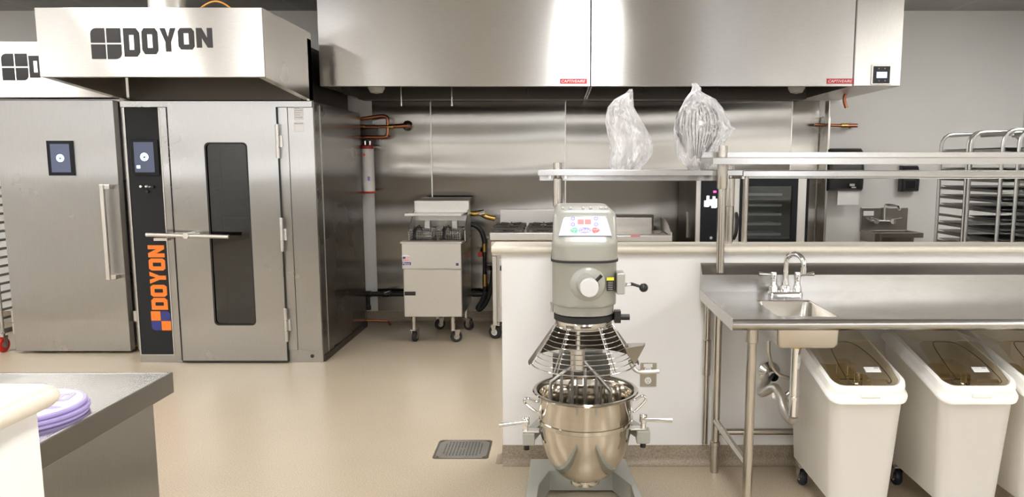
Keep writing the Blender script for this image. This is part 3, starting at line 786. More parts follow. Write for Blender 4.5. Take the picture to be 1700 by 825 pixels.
# stickers
a = at(667, 440, Yf); m = MB().box(a.x, a.x + .078, Yf - .002, Yf, a.z - .0, a.z + .024); s1 = m.build('maker_sticker', 'decal_navy', t, smooth=0)
m = MB(); text(m, 'Pitco', (a.x + .006, Yf - .002, a.z + .003), RX, UZ, NF, .064, .019, shear=.2); m.build('lettering', 'decal_white', s1, smooth=0)
a = at(669, 433, Yf); m = MB().box(a.x, a.x + .052, Yf - .002, Yf, a.z, a.z + .036); s1 = m.build('flag_sticker', 'decal_white', t, smooth=0)
m = MB()
for k in range(4): m.box(a.x, a.x + .052, Yf - .0025, Yf - .002, a.z + k * .0102, a.z + k * .0102 + .0050)
m.build('red_stripes', 'decal_crimson', s1, smooth=0); MB().box(a.x, a.x + .022, Yf - .003, Yf - .0025, a.z + .018, a.z + .036).build('blue_canton', 'decal_navy', s1, smooth=0)
a = at(667, 427, Yf); m = MB(); flat(m, circ(.034, .009, .034, .009), [], (a.x, Yf, a.z), RX, UZ, NF, .002); m.build('oval_sticker', 'decal_white', t, smooth=0)
a = at(757, 441, Yf); MB().box(a.x, a.x + .022, Yf - .002, Yf, a.z, a.z + .022).build('square_sticker', 'decal_navy', t, smooth=0)
# tank, riser, splash
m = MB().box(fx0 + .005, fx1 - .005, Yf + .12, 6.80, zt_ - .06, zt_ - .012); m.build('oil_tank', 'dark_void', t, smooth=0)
zr1, zr0 = zz(333, 6.86), zz(371, 6.86)
m = MB().prism([(fx0, 6.86, zt_), (fx0, 6.95, zt_), (fx0, 6.95, zr1), (fx0, 6.84, zr1), (fx0, 6.84, zr0 + .03)], (fx1 - fx0, 0, 0)); m.build('flue_riser', 'steel_light', t, smooth=0, bevel=.003)
MB().box(fx0 + .04, fx1 + .0, 6.97, 7.15, zr1 - .05, zr1 + .02).build('flue_cap', 'steel_dark', t, smooth=0)
for x in (fx0, fx1 - .008):
    m = MB().prism([(x, Yf + .30, zt_ - .02), (x, 6.86, zt_ - .02), (x, 6.86, zr1 - .08), (x, 6.80, zr1 - .08), (x, Yf + .30, zt_ + .07)], (.008, 0, 0)); m.build('side_splash', 'steel_light', t, smooth=0)
zs = zz(358.5, 6.62)
m = MB().prism([(at(671, 358, 6.62).x, 6.62, zs), (at(766, 358, 6.62).x, 6.62, zs), (fx1 - .01, 6.84, zs), (fx0 + .0, 6.84, zs)], (0, 0, .022)); m.build('hanger_shelf', 'steel_light', t, smooth=0, bevel=.002)
for k, xc in enumerate((-1.215, -.965)):
    w, y0, y1, zt2, zl = .20, 6.42, 6.82, zz(383, 6.45), zt_ - .05
    m = MB()
    for z in (zt2, zt2 - .004): m.tube([(xc - w/2, y0, z), (xc + w/2, y0, z), (xc + w/2, y1, z), (xc - w/2, y1, z)], .005, 8, closed=True)
    for q in range(11):
        x = xc - w/2 + w * q / 10; m.tube([(x, y0, zt2), (x, y0 + .01, zl), (x, y1 - .01, zl), (x, y1, zt2)], .0018, 5)
    for q in range(9):
        y = y0 + (y1 - y0) * q / 8; m.tube([(xc - w/2, y, zt2), (xc - w/2 + .008, y, zl), (xc + w/2 - .008, y, zl), (xc + w/2, y, zt2)], .0018, 5)
    for q in range(1, 6):
        z = zt2 - (zt2 - zl) * q / 6; m.tube([(xc - w/2, y0, z), (xc + w/2, y0, z), (xc + w/2, y1, z), (xc - w/2, y1, z)], .0018, 5, closed=True)
    bk = tag(m.build('fryer_basket', 'steel'), ('left' if k == 0 else 'right') + ' wire fry basket resting in the fryer', 'basket', 'wire baskets in the fryer')
    m = MB().tube([(xc - .05, y0, zt2), (xc - .03, y0 - .05, zt2 + .05), (xc - .012, y0 - .15, zt2 + .035)], .004, 8)
    m.tube([(xc + .03, y0, zt2), (xc + .01, y0 - .05, zt2 + .055), (xc - .004, y0 - .15, zt2 + .038)], .004, 8)
    m.build('wire_arm', 'steel_dark', bk)
    MB().tube([(xc - .008, y0 - .13, zt2 + .036), (xc - .008, y0 - .17, zt2 + .0), (xc - .008, y0 - .19, zt2 - .045)], .014, 10).build('grip', 'black_plastic', bk)
    MB().box(xc - .022, xc + .022, y1 - .012, y1 + .006, zt2 - .01, zt2 + .06).build('hook', 'steel_light', bk, smooth=0)
    bk.location = (0, 0, 0)
for x, y, yw in ((-1.27, 6.36, .2), (-.93, 6.36, 1.2), (-1.15, 6.86, 1.0), (-.88, 6.86, 2.0)):
    caster(t, x, y, zbm, .05, 'black_rubber', yaw=yw, w=.032, off=.028)

# ------------------------------------------------------------------ gas line and hose
m = MB().cyl((at(598, 488, 7.12).x, 7.13, zz(488, 7.13)), (at(806, 490, 7.13).x, 7.13, zz(488, 7.13)), .024, 14)
xg, zg = at(805, 480, 7.13).x, zz(488, 7.13)
m.cyl((xg, 7.13, zg - .04), (xg, 7.13, zz(402, 7.13)), .018, 14)
x = at(611, 500, 7.13).x; m.cyl((x, 7.13, zg), (x, 7.13, zz(512, 7.13)), .021, 14); m.cyl((x, 7.13, zz(507, 7.13)), (x, 7.13, zz(514, 7.13)), .028, 14)
for q in (x, at(641, 488, 7.13).x, at(790, 488, 7.13).x): m.cyl((q - .035, 7.13, zg), (q + .035, 7.13, zg), .03, 14)
g = tag(m.build('gas_pipe', 'black_plastic'), 'black gas pipe running low along the steel wall behind the fryer', 'pipe')
m = MB().cyl((xg, 7.13, zz(404, 7.13)), (xg, 7.13, zz(418, 7.13)), .022, 12); m.cyl((xg, 7.13, zz(455, 7.13)), (xg, 7.13, zz(475, 7.13)), .022, 12)
m.build('brass_fitting', 'brass', g)
MB().box(xg - .06, xg - .02, 7.10, 7.14, zz(426, 7.13), zz(418, 7.13)).build('red_valve_handle', 'red_paint', g, smooth=0, bevel=.003)
m = MB().cyl((xg + .03, 7.10, zz(444, 7.1)), (xg + .07, 7.08, zz(444, 7.1)), .028, 14); m.build('regulator', 'chrome', g)
m = MB().cyl((at(640, 486, 7.09).x, 7.09, zz(487, 7.1)), (at(650, 483, 7.09).x, 7.05, zz(483, 7.1)), .018, 12); m.build('valve', 'chrome', g)
def smooth_path(pts, n=8):
    P = [Vector(p) for p in pts]; out = []
    for i in range(len(P) - 1):
        a, b, c, d = P[max(i-1, 0)], P[i], P[i+1], P[min(i+2, len(P)-1)]
        for k in range(n):
            u = k / n; out.append(.5 * ((2*b) + (c - a) * u + (2*a - 5*b + 4*c - d) * u*u + (3*b - a - 3*c + d) * u**3))
    out.append(P[-1]); return out
Y = 7.02
p = smooth_path([at(u, v, Y) for u, v in ((776, 372), (788, 374), (798, 382), (803, 395), (805, 404))])
tag(MB().tube(p, .024, 12).build('gas_hose', 'black_rubber'), 'dark grey gas hose arching from the fryer to the upright pipe', 'hose')
p = smooth_path([at(u, v, 6.98) for u, v in ((806, 484), (800, 500), (793, 511), (798, 513), (808, 500), (815, 478), (818, 450))])
tag(MB().tube(p, .022, 12).build('gas_hose', 'black_rubber'), 'dark grey gas hose looping low beside the range', 'hose')
p = smooth_path([at(u, v, 7.05) for u, v in ((776, 352), (786, 355), (797, 354), (806, 359), (822, 363))])
h = tag(MB().tube(p, .024, 12).build('yellow_hose', 'brass'), 'yellow coated gas connector high on the steel wall, between fryer and range', 'hose')
c = at(801, 354, 7.0); MB().cyl(c - Vector((.03, 0, 0)), c + Vector((.02, 0, .01)), .028, 10).build('coupling', 'chrome', h)

# ------------------------------------------------------------------ range
Yr = 6.40
rx0, rx1 = at(813, 395, Yr).x, .305
t = thing('gas_range', 'stainless six burner gas range with black grates on casters', 'range', ((rx0 + rx1)/2, 6.7, 0))
zt_ = zz(385, Yr)
m = MB().box(rx0 + .03, rx1, Yr + .05, 7.10, .16, zt_ - .17); m.build('body', 'steel_light', t, smooth=0, bevel=.003)
MB().box(rx0, rx1, Yr - .03, 7.12, zt_ - .075, zt_).build('burner_deck', 'steel_light', t, smooth=0, bevel=.012, seg=3)
MB().box(rx0 + .01, rx1, Yr, Yr + .05, zt_ - .175, zt_ - .08).build('knob_panel', 'steel_light', t, smooth=0, bevel=.003)
MB().box(rx0 + .02, rx1, Yr - .02, Yr + .04, zt_ - .205, zt_ - .18).build('rail', 'steel_light', t, smooth=0, bevel=.004)
for k in range(6):
    x = rx0 + .07 + k * .145; m = MB(); m.lathe([(0, -.045), (.018, -.045), (.021, -.01), (.021, 0)], (x, Yr, zt_ - .125), axis='Y', n=18)
    kb = m.build('knob', 'black_plastic', t)
    m = MB(); m.lathe([(.022, -.012), (.032, -.006), (.032, 0)], (x, Yr, zt_ - .125), axis='Y', n=18); m.build('knob_bezel', 'decal_crimson', kb)
MB().box(rx0 + .02, rx0 + .055, Yr + .0, Yr + .05, .14, zt_ - .21).build('leg_post', 'steel_light', t, smooth=0, bevel=.003)
d = MB().box(rx0 + .075, rx1 - .03, Yr + .015, Yr + .05, .30, zt_ - .23).build('oven_door', 'steel_light', t, smooth=0, bevel=.004)
m = MB().box(rx0 + .09, rx0 + .13, Yr - .05, Yr + .015, zt_ - .33, zt_ - .29); m.cyl((rx0 + .09, Yr - .045, zt_ - .31), (rx1 - .09, Yr - .045, zt_ - .31), .015, 12); m.build('door_handle', 'black_plastic', d)
MB().box(rx0 + .075, rx1 - .03, Yr + .02, Yr + .05, .17, .285).build('kick_panel', 'steel_light', t, smooth=0)
MB().box(rx0 + .04, rx1, 7.03, 7.10, zt_, zz(348, 7.03)).build('backguard', 'steel_light', t, smooth=0, bevel=.004)
for k in range(3):
    for j in range(2):
        cx_, cy_ = rx0 + .155 + k * .30, 6.52 + j * .30; m = MB(); z = zt_ + .02
        for q in (-.13, .13):
            m.box(cx_ + q - .007, cx_ + q + .007, cy_ - .14, cy_ + .14, z, z + .015); m.box(cx_ - .13, cx_ + .13, cy_ + q - .007, cy_ + q + .007, z, z + .015)
        for a in range(8):
            an = a * PI / 4; dd = Vector((math.cos(an), math.sin(an), 0)); c = Vector((cx_, cy_, z + .015)); m.obox(c + dd * .085, dd, dd.cross(Vector((0, 0, 1))), (0, 0, 1), .09, .010, .02)
        for qx in (-.13, .13):
            for qy in (-.13, .13): m.box(cx_ + qx - .007, cx_ + qx + .007, cy_ + qy - .007, cy_ + qy + .007, zt_, z)
        g = m.build('grate', 'iron', t, smooth=0)
        m = MB(); m.lathe([(0, .022), (.035, .022), (.05, .012), (.05, 0)], (cx_, cy_, zt_), n=20); m.build('burner', 'iron', g)
for x, y in ((rx0 + .06, Yr + .09), (rx1 - .06, Yr + .09), (rx0 + .06, 7.03), (rx1 - .06, 7.03)):
    caster(t, x, y, .17, .058, 'black_rubber', yaw=-1.2, w=.03, hub='white_rubber', off=.035)

# ------------------------------------------------------------------ griddle
gx0, gx1 = .315, at(1116, 385, Yr).x
t = thing('griddle', 'stainless countertop griddle with curved side splash, right of the range', 'griddle', ((gx0+gx1)/2, 6.7, 0))
zg0 = zz(395, Yr)
MB().box(gx0, gx1 - .01, Yr + .05, 7.08, .62, zg0 - .02).build('body', 'steel', t, smooth=0, bevel=.003)
MB().box(gx0 + .015, gx1 - .02, Yr - .0, Yr + .06, zg0 - .12, zg0 - .035).build('vent_panel', 'black_panel', t, smooth=0)
MB().box(gx0, gx1, Yr - .03, Yr + .08, zg0 - .03, zg0 + .025).build('front_rail', 'steel_light', t, smooth=0, bevel=.006)
a = at(1047, 389, Yr - .03); MB().box(a.x, a.x + .08, Yr - .033, Yr - .03, a.z - .024, a.z + .0).build('label_plate', 'decal_pink', t, smooth=0)
MB().box(gx0 + .01, gx1 - .02, Yr + .08, 7.02, zg0 - .01, zg0 + .012).build('cook_plate', 'steel', t, smooth=0)
MB().box(gx0, gx1 - .10, 7.02, 7.05, zg0, zz(361, 7.02)).build('back_splash', 'steel', t, smooth=0, bevel=.003)
MB().box(gx0, gx1 - .08, 7.05, 7.12, zg0, zz(357, 7.05)).build('flue', 'steel_dark', t, smooth=0)
zt3 = zz(362, 6.95)
pr = [(Yr + .0, zg0 + .02), (7.05, zg0 + .02), (7.05, zt3), (6.90, zt3)] + [(6.90 - .42 * math.sin(a), zg0 + .06 + (zt3 - zg0 - .06) * math.cos(a)) for a in (.35, .7, 1.05, 1.4)] + [(Yr, zg0 + .05)]
for x in (gx0, gx1 - .012): MB().prism([(x, y, z) for y, z in pr], (.012, 0, 0)).build('side_splash', 'steel_light', t, smooth=0)
for k in range(3):
    x = gx0 + .12 + k * .2; m = MB(); m.lathe([(0, -.04), (.026, -.04), (.03, -.005), (.03, 0)], (x + .02, Yr, zg0 - .08), axis='Y', n=18); m.build('knob', 'black_plastic', t)
m = MB()
for x in (gx0 + .03, gx1 - .07):
    for y in (Yr + .1, 7.0): m.box(x, x + .04, y - .02, y + .02, 0, .62)
m.box(gx0 + .03, gx1 - .03, Yr + .08, 7.02, .59, .62)
m.build('stand', 'steel', t, smooth=0)

# ------------------------------------------------------------------ combi oven
Yk = 6.18
kx0, kx1 = at(1155, 350, Yk).x, at(1341, 350, Yk).x
t = thing('combi_oven', 'combi oven with black control column and glass door, behind the half wall', 'oven', ((kx0+kx1)/2, 6.6, 0))
kz1 = zz(292, Yk); kz0 = .55
MB().box(kx0, kx1, Yk + .40, 7.08, kz0, kz1).box(kx0, kx0 + .012, Yk + .02, Yk + .4, kz0, kz1).box(kx1 - .012, kx1, Yk + .02, Yk + .4, kz0, kz1).box(kx0, kx1, Yk + .02, Yk + .4, kz1 - .012, kz1).box(kx0, kx1, Yk + .02, Yk + .4, kz0, kz0 + .012).build('body', 'steel_dark', t, smooth=0, bevel=.003)
MB().box(kx0 - .02, kx0 - .002, Yk + .32, Yk + .34, .9, zz(352, Yk + .3)).build('side_bracket', 'steel', t, smooth=0)
U = lambda u: at(u, 350, Yk).x
for u0, u1 in ((1155, 1162.5), (1204.5, 1212), (1218, 1227), (1322.5, 1337)): MB().box(U(u0), U(u1), Yk - .01, Yk + .02, kz0, kz1).build('front_trim', 'steel_light', t, smooth=0, bevel=.003)
MB().box(U(1337), U(1342), Yk + .0, Yk + .03, kz0, kz1).build('door_edge', 'black_panel', t, smooth=0)
c = MB().box(U(1162.5), U(1204.5), Yk - .004, Yk + .02, kz0, kz1).build('control_panel', 'black_panel', t, smooth=0)
m = MB()
for (u0, v0, u1, v1) in ((1169, 333, 1175, 343), (1173, 325, 1177, 343), (1176, 331, 1186, 341), (1183, 326, 1187, 336), (1185, 330, 1190, 344), (1181, 338, 1189, 345)):
    a, b = at(u0, v0, Yk), at(u1, v1, Yk); m.box(a.x, b.x, Yk - .006, Yk - .004, b.z, a.z)
m.build('display', 'screen_white', c, smooth=0)
a, b = at(1184, 316.5, Yk), at(1189, 320, Yk); MB().box(a.x, b.x, Yk - .006, Yk - .004, b.z, a.z).build('status_light', 'led_magenta', c, smooth=0)
a = at(1179.5, 394.5, Yk); m = MB(); m.lathe([(0, -.02), (.012, -.02), (.014, 0)], (a.x, Yk - .004, a.z), axis='Y', n=16); m.build('knob', 'chrome', c)
MB().box(U(1212), U(1218), Yk - .004, Yk + .02, kz0, kz1).build('gap_strip', 'black_panel', t, smooth=0)
dx0, dx1 = U(1227), U(1322.5); wx0, wx1 = U(1237), U(1313); wz0, wz1 = zz(396, Yk), zz(309, Yk)
m = MB(); flat(m, [(dx0, kz0), (dx1, kz0), (dx1, kz1), (dx0, kz1)], [[(wx0, wz0), (wx1, wz0), (wx1, wz1), (wx0, wz1)]], (0, Yk + .02, 0), RX, UZ, NF, .04)
d = m.build('door', 'black_panel', t, smooth=0)
MB().box(wx0, wx1, Yk - .008, Yk - .004, wz0, wz1).build('door_glass', 'combi_glass', d, smooth=0)
h = MB().tube(smooth_path([(U(1222), Yk - .01, zz(354, Yk)), (U(1221), Yk - .06, zz(362, Yk)), (U(1220), Yk - .06, zz(385, Yk)), (U(1219), Yk - .01, zz(396, Yk))]), .014, 10).build('handle', 'black_plastic', d)
for k, v in enumerate((324, 342, 357, 373, 390)):
    z = zz(v, Yk + .06); m = MB().box(wx0 - .02, wx1 - .06, Yk + .06, Yk + .38, z, z + .006); m.box(wx0 - .02, wx1 - .06, Yk + .055, Yk + .062, z - .004, z + .016)
    m.build('oven_tray', 'steel_light', t, smooth=0)
for x in (kx0 + .06, kx1 - .06):
    for y in (Yk + .08, 7.0): MB().box(x - .025, x + .025, y - .025, y + .025, 0, kz0).build('leg', 'steel', t, smooth=0)

# ------------------------------------------------------------------ copper and cylinder at the left of the cooking line
Y = 7.10
m = MB()
m.tube(smooth_path([at(590, 198, Y), at(602, 197, Y), at(618, 194.5, Y), at(636, 192.5, Y), at(643, 197, Y), at(643.5, 212, Y), at(643.5, 222, Y), at(640, 227, Y), at(626, 227.5, Y), at(598, 228, Y)], 6), .017, 12)
m.tube([at(590, 211, Y), at(620, 210.5, Y), at(655, 209.5, Y)], .014, 12)
m.cyl(at(655, 209.5, Y), at(677, 208.5, Y), .021, 14)
cp = tag(m.build('copper_pipe', 'copper'), 'looped copper pipes entering a round plate, left on the steel wall', 'pipe')
c = at(677, 209, 7.22); m = MB(); m.lathe([(.022, -.03), (.045, -.012), (.05, 0), (.05, .012)], (c.x, 7.214, c.z), axis='Y', n=28); m.build('escutcheon', 'chrome', cp)
MB().tube([at(674, 208.5, Y), at(680, 209, 7.22)], .021, 12).build('pipe_stub', 'copper', cp)
for u in (601, 648): MB().cyl(at(u, 210, Y) - Vector((.03, 0, 0)), at(u, 210, Y) + Vector((.03, 0, 0)), .022, 12).build('coupling', 'brass', cp)
Y = 7.08
xc = at(611, 280, Y).x; z1, z0 = zz(241, Y), zz(321, Y); r = .0585
t = thing('white_cylinder', 'white upright cylinder with red bands, hung on the wall beside the rack oven', 'cylinder', (xc, Y, z0))
m = MB(); m.lathe([(0, z0 + .02), (r, z0 + .02), (r, z1 - .035), (0, z1 - .035)], (xc, Y, 0), n=32); m.build('tank', 'cylinder_white', t)
m = MB(); m.lathe([(0, z1), (r * .8, z1), (r + .002, z1 - .01), (r + .002, z1 - .035)], (xc, Y, 0), n=32); m.build('top_cap', 'red_paint', t)
m = MB(); m.lathe([(0, z0), (r, z0), (r + .002, z0 + .005), (r + .002, z0 + .02)], (xc, Y, 0), n=32); m.build('bottom_cap', 'red_paint', t)
m = MB(); flat(m, circ(0, 0, .014), [], (xc - .02, Y - r - .001, z1 - .09), RX, UZ, NF, .001); m.build('red_seal', 'decal_crimson', t)
MB().box(xc + .008, xc + .028, Y - r - .001, Y - r + .006, z0 + .12, z0 + .16).build('blue_label', 'decal_blue', t, smooth=0)
m = MB()
for u in (606, 614): m.cyl((at(u, 235, Y).x, Y, z1 - .01), (at(u, 235, Y).x, Y, zz(234, Y)), .012, 10)
m.build('valve_neck', 'steel', t)
MB().box(xc - .07, xc + .075, Y + .06, YB - .001, zz(240, Y), zz(206, Y)).build('mounting_plate', 'steel_dark', t, smooth=0)
Y = 7.05
p = [at(604, 531, Y), at(612, 532, Y), at(645, 533, Y), at(648, 537, 6.98)]
p[-1].z = .02
tag(MB().tube(p, .011, 10).build('drain_line', 'copper'), 'thin copper drain line lying at the foot of the steel wall by the oven', 'pipe')

# right end copper
Y = 7.12
m = MB().cyl(at(1352, 207, Y), at(1396, 208.5, Y), .014, 12); cp = tag(m.build('copper_pipe', 'copper'), 'short straight copper pipe stub poking out right of the steel wall end', 'pipe')
MB().cyl(at(1396, 208.5, Y), at(1407, 208.5, Y), .022, 14).build('coupling', 'brass', cp)
c = at(1414, 209, 7.2); m = MB(); m.lathe([(.015, -.03), (.035, -.008), (.038, 0)], (c.x, YB - .004, c.z), axis='Y', n=24); m.build('escutcheon', 'chrome', cp)
MB().tube([at(1407, 208.5, Y), at(1423, 208.5, Y)], .018, 12).build('elbow', 'copper', cp)
MB().tube([at(1415, 208.5, Y), Vector((at(1415, 208.5, Y).x, YB - .004, at(1415, 208.5, Y).z))], .012, 12).build('wall_stub', 'copper', cp)
p = smooth_path([at(1406, 152, 6.6), at(1402.5, 160, 6.6), at(1402, 168, 6.6), at(1405, 179, 6.6)])
p[0].z = zb + .02
tag(MB().tube(p, .015, 12).build('copper_stub', 'copper'), 'short bent copper tube hanging from the underside of the hood cabinet', 'pipe')

# ------------------------------------------------------------------ dispensers and hand sink on the right back wall
def disp(name, label, cat, u0, v0, u1, v1, dep, slant):
    a, b = at(u0, v0, YB - dep), at(u1, v1, YB - dep); w = b.x - a.x; h = a.z - b.z; cx_ = (a.x + b.x) / 2
    t = thing(name, label, cat, (cx_, YB, b.z))
    rings = []
    for k, (s, dd) in enumerate(((0, .82), (.05, .96), (.4, 1.0), (.8, .93), (.93, .80), (1.0, .55))):
        ww = w * (1 - slant * abs(s - .3)); rings.append(rrect(cx_, YB - .001 - dep * dd / 2, ww, dep * dd, min(dep * dd, ww) * .22, b.z + h * s, n=6))
    MB().loft(rings).build('housing', 'black_plastic', t, smooth=40)
    return t, a, b
t, a, b = disp('paper_towel_dispenser', 'black paper towel dispenser with a white sheet hanging out, on the right wall', 'dispenser', 1376, 246, 1436, 317, .22, .06)
MB().box(at(1390, 330, YB - .15).x, at(1425, 330, YB - .15).x, YB - .16, YB - .155, zz(340, YB - .15), b.z + .01).build('paper_sheet', 'paper', t, smooth=0)
m = MB().box(at(1410, 306, 7.0).x, at(1418, 306, 7.0).x, 6.985, 7.0, zz(309, 7), zz(305, 7)); m.box(at(1413, 312, 7.0).x, at(1420, 312, 7.0).x, 6.985, 7.0, zz(312, 7), zz(310, 7)); m.build('logo_mark', 'decal_grey', t, smooth=0)
t, a, b = disp('soap_dispenser', 'small black soap dispenser on the white wall above the hand sink', 'dispenser', 1500, 275, 1527.5, 318, .12, .12)
MB().box(at(1506, 300, 7.1).x, at(1521, 300, 7.1).x, YB - .126, YB - .118, zz(312, 7.1), zz(300, 7.1)).build('push_bar', 'black_panel', t, smooth=0, bevel=.004)
# hand sink
Y = YB - .02
t = thing('hand_sink', 'small stainless wall-hung hand sink with splash back and gooseneck tap', 'sink', (at(1466, 380, Y).x, 7.05, .8))
sx0, sx1 = at(1427.5, 370, YB).x, at(1504.5, 370, YB).x; zt_ = zz(344.5, YB); zd = zz(381, YB)
MB().box(sx0, sx1, YB - .022, YB - .001, zd - .02, zt_).build('splash_back', 'steel_mid', t, smooth=0, bevel=.004)
yf_ = YB - .36
m = MB()
m.box(sx0, sx0 + .05, yf_, YB - .022, zd - .10, zd).box(sx1 - .05, sx1, yf_, YB - .022, zd - .045, zd).box(sx0 + .05, sx1 - .05, yf_, yf_ + .05, zd - .045, zd).box(sx0 + .05, sx1 - .05, YB - .10, YB - .022, zd - .045, zd)
m.build('rim', 'steel_mid', t, smooth=0, bevel=.004)
bx = (sx0 + .05, sx1 - .05, yf_ + .05, YB - .10)
m = MB()
rg = [rrect((bx[0]+bx[1])/2, (bx[2]+bx[3])/2, (bx[1]-bx[0]) * s, (bx[3]-bx[2]) * s, .04, z) for s, z in ((1, zd - .01), (.98, zd - .10), (.85, zd - .14), (.3, zd - .15))]
m.loft(rg, cap=False); rg2 = [rrect((bx[0]+bx[1])/2, (bx[2]+bx[3])/2, (bx[1]-bx[0]) * s + .01, (bx[3]-bx[2]) * s + .01, .045, z) for s, z in ((1, zd - .01), (.98, zd - .11), (.85, zd - .155), (.3, zd - .165))]; m.loft(rg2, cap=False)
m.build('basin', 'steel_mid', t)
MB().prism([(sx0, yf_ + .06, zd - .10), (sx0, YB - .022, zd - .10), (sx0, YB - .022, zd - .24)], (.012, 0, 0)).build('side_bracket', 'steel_light', t, smooth=0)
a = at(1432, 350, YB); MB().box(a.x, a.x + .10, YB - .026, YB - .022, a.z - .045, a.z).build('sticker', 'decal_white', t, smooth=0)
a = at(1468, 366, YB - .05); y = YB - .05
m = MB().tube(smooth_path([(a.x - .0, y, a.z), (a.x + .0, y, zz(343, y)), (a.x + .02, y - .02, zz(339.5, y)), (a.x + .07, y - .10, zz(339.5, y) - .01), (a.x + .085, y - .13, zz(347, y))]), .012, 10)
m.cyl((a.x - .09, y, zz(367, y)), (a.x + .07, y, zz(367, y)), .016, 12)
for q in (-.09, .07): m.cyl((a.x + q, y - .04, zz(367, y)), (a.x + q, YB - .022, zz(367, y)), .026, 14)
tp = m.build('tap', 'chrome', t)
for q, w in ((-.09, -.06), (.07, .07)): MB().tube([(a.x + q, y - .05, zz(364, y)), (a.x + q + w, y - .06, zz(361, y))], .007, 8).build('tap_lever', 'chrome', tp)

# ------------------------------------------------------------------ pass shelves on the half wall
def tube_post(par, x, y, z0, z1, zc0=None, zc1=None, r=.0205, name='post'):
    p = MB().cyl((x, y, z0), (x, y, z1), r, 28).build(name, 'steel_tube', par)
    if zc0: MB().lathe([(r, zc1 + .004), (r + .005, zc1), (r + .005, zc0), (r, zc0 - .003)], (x, y, 0), n=28).build('sleeve', 'steel_tube', p)
    return p
def shelf(par, x0, x1, y0, y1, zt, flange, rear, lip=.012, name='shelf_deck'):
    m = MB().box(x0, x1, y0, y1, zt - .002, zt); m.box(x0, x1, y0, y0 + .0025, zt - flange, zt - .002); m.box(x0, x1, y0 + .0025, y0 + lip, zt - flange, zt - flange + .002)
    m.box(x0, x1, y1 - .0025, y1, zt - rear, zt - .002); m.box(x0, x1, y1 - lip, y1 - .0025, zt - rear, zt - rear + .002)
    m.box(x0, x0 + .0025, y0 + .0025, y1 - .0025, zt - flange, zt - .002); m.box(x1 - .0025, x1, y0 + .0025, y1 - .0025, zt - flange, zt - .002)
    return m.build(name, 'steel_top', par, smooth=0, bevel=.001)
ys = 3.675
zs = zz(281.8, ys)
t = thing('pass_shelf', 'long stainless pass shelf on posts with two bagged mixer tools on it', 'shelf', (.4, 3.8, ZCAP))
xa, xb = at(893, 286, ys).x, at(1233, 286, ys).x
shelf(t, xa, xb, ys, 3.95, zs, .028, .060)
for u in (926, 1212.5):
    x = at(u, 290, 3.81).x; tube_post(t, x, 3.81, ZCAP, zs - .003, zz(342, 3.81), zs - .045, r=.019)
    MB().cyl((x, 3.81, zs), (x, 3.81, zz(270, 3.81)), .0215, 24).build('post_top', 'steel_tube', t)
    m = MB()
    for q in (-.045, .033): m.box(x + q, x + q + .012, 3.70, 3.80, zs - .045, zs - .003)
    m.build('bracket', 'steel', t, smooth=0)
PSHELF = zs
t = thing('pass_shelf', 'stainless pass shelf on the half wall, right one, running out of frame', 'shelf', (2.5, 3.8, ZCAP))
shelf(t, xb + .004, 4.38, ys, 3.95, zs - .004, .028, .045)
for x in (at(1233, 286, ys).x + .06, 2.9, 4.2):
    tube_post(t, x + (.2 if x < 1 else 0) * 0, 3.85, ZCAP, zs - .006, r=.015)

# ------------------------------------------------------------------ sink table
t = thing('sink_table', 'long stainless work table with built-in basin, faucet and overshelf', 'sink table', (2.3, 3.3, 0))
TX0, TX1, TY0, TY1 = .697, 4.30, 2.95, 3.66
TZ = .915; ED = .045
bx0, bx1, by0, by1 = at(1268, 503, 3.45).x, 0, 3.06, 3.45
bx0, bx1 = .900, 1.150
by0, by1 = 3.02, 3.40
m = MB()   # deck around the basin opening
flat(m, [(TX0, TY0 + .02), (TX1, TY0 + .02), (TX1, TY1 - .03), (TX0, TY1 - .03)], [[(bx0 + .02 * (1 - math.cos(a)), by0 + .02) for a in (0,)] + [(bx1, by0 + .0), (bx1, by1), (bx0, by1)]], (0, 0, TZ - .003), RX, (0, 1, 0), UZ, .003)
# rolled front edge
prf = [(TY0 + .02 - .02 * math.sin(a), TZ - .02 + .02 * math.cos(a)) for a in [PI * k / 10 for k in range(8)]] + [(TY0 + .02, TZ - ED), (TY0 + .024, TZ - ED), (TY0 + .024, TZ - .01)]
m.prism([(TX0, y, z) for y, z in [(TY0 + .024, TZ)] + prf], (TX1 - TX0, 0, 0))
top = m.build('table_top', 'steel_top', t, smooth=40)
m = MB().box(TX0 - .003, TX0, TY0 + .012, TY1, TZ - ED, TZ + .004); m.build('end_edge', 'steel_light', top, smooth=0)
zb1, zb2_ = zz(456, TY1 - .03), zz(436.5, TY1 + .02)
m = MB().prism([(TX0, TY1 - .03, TZ), (TX0, TY1 - .03, zb1), (TX0, TY1 + .02, zb2_), (TX0, TY1 + .024, zb2_), (TX0, TY1 + .024, TZ - .04), (TX0, TY1 - .026, TZ - .04)], (TX1 - TX0, 0, 0))
m.build('backsplash', 'steel_top', t, smooth=0, bevel=.002)
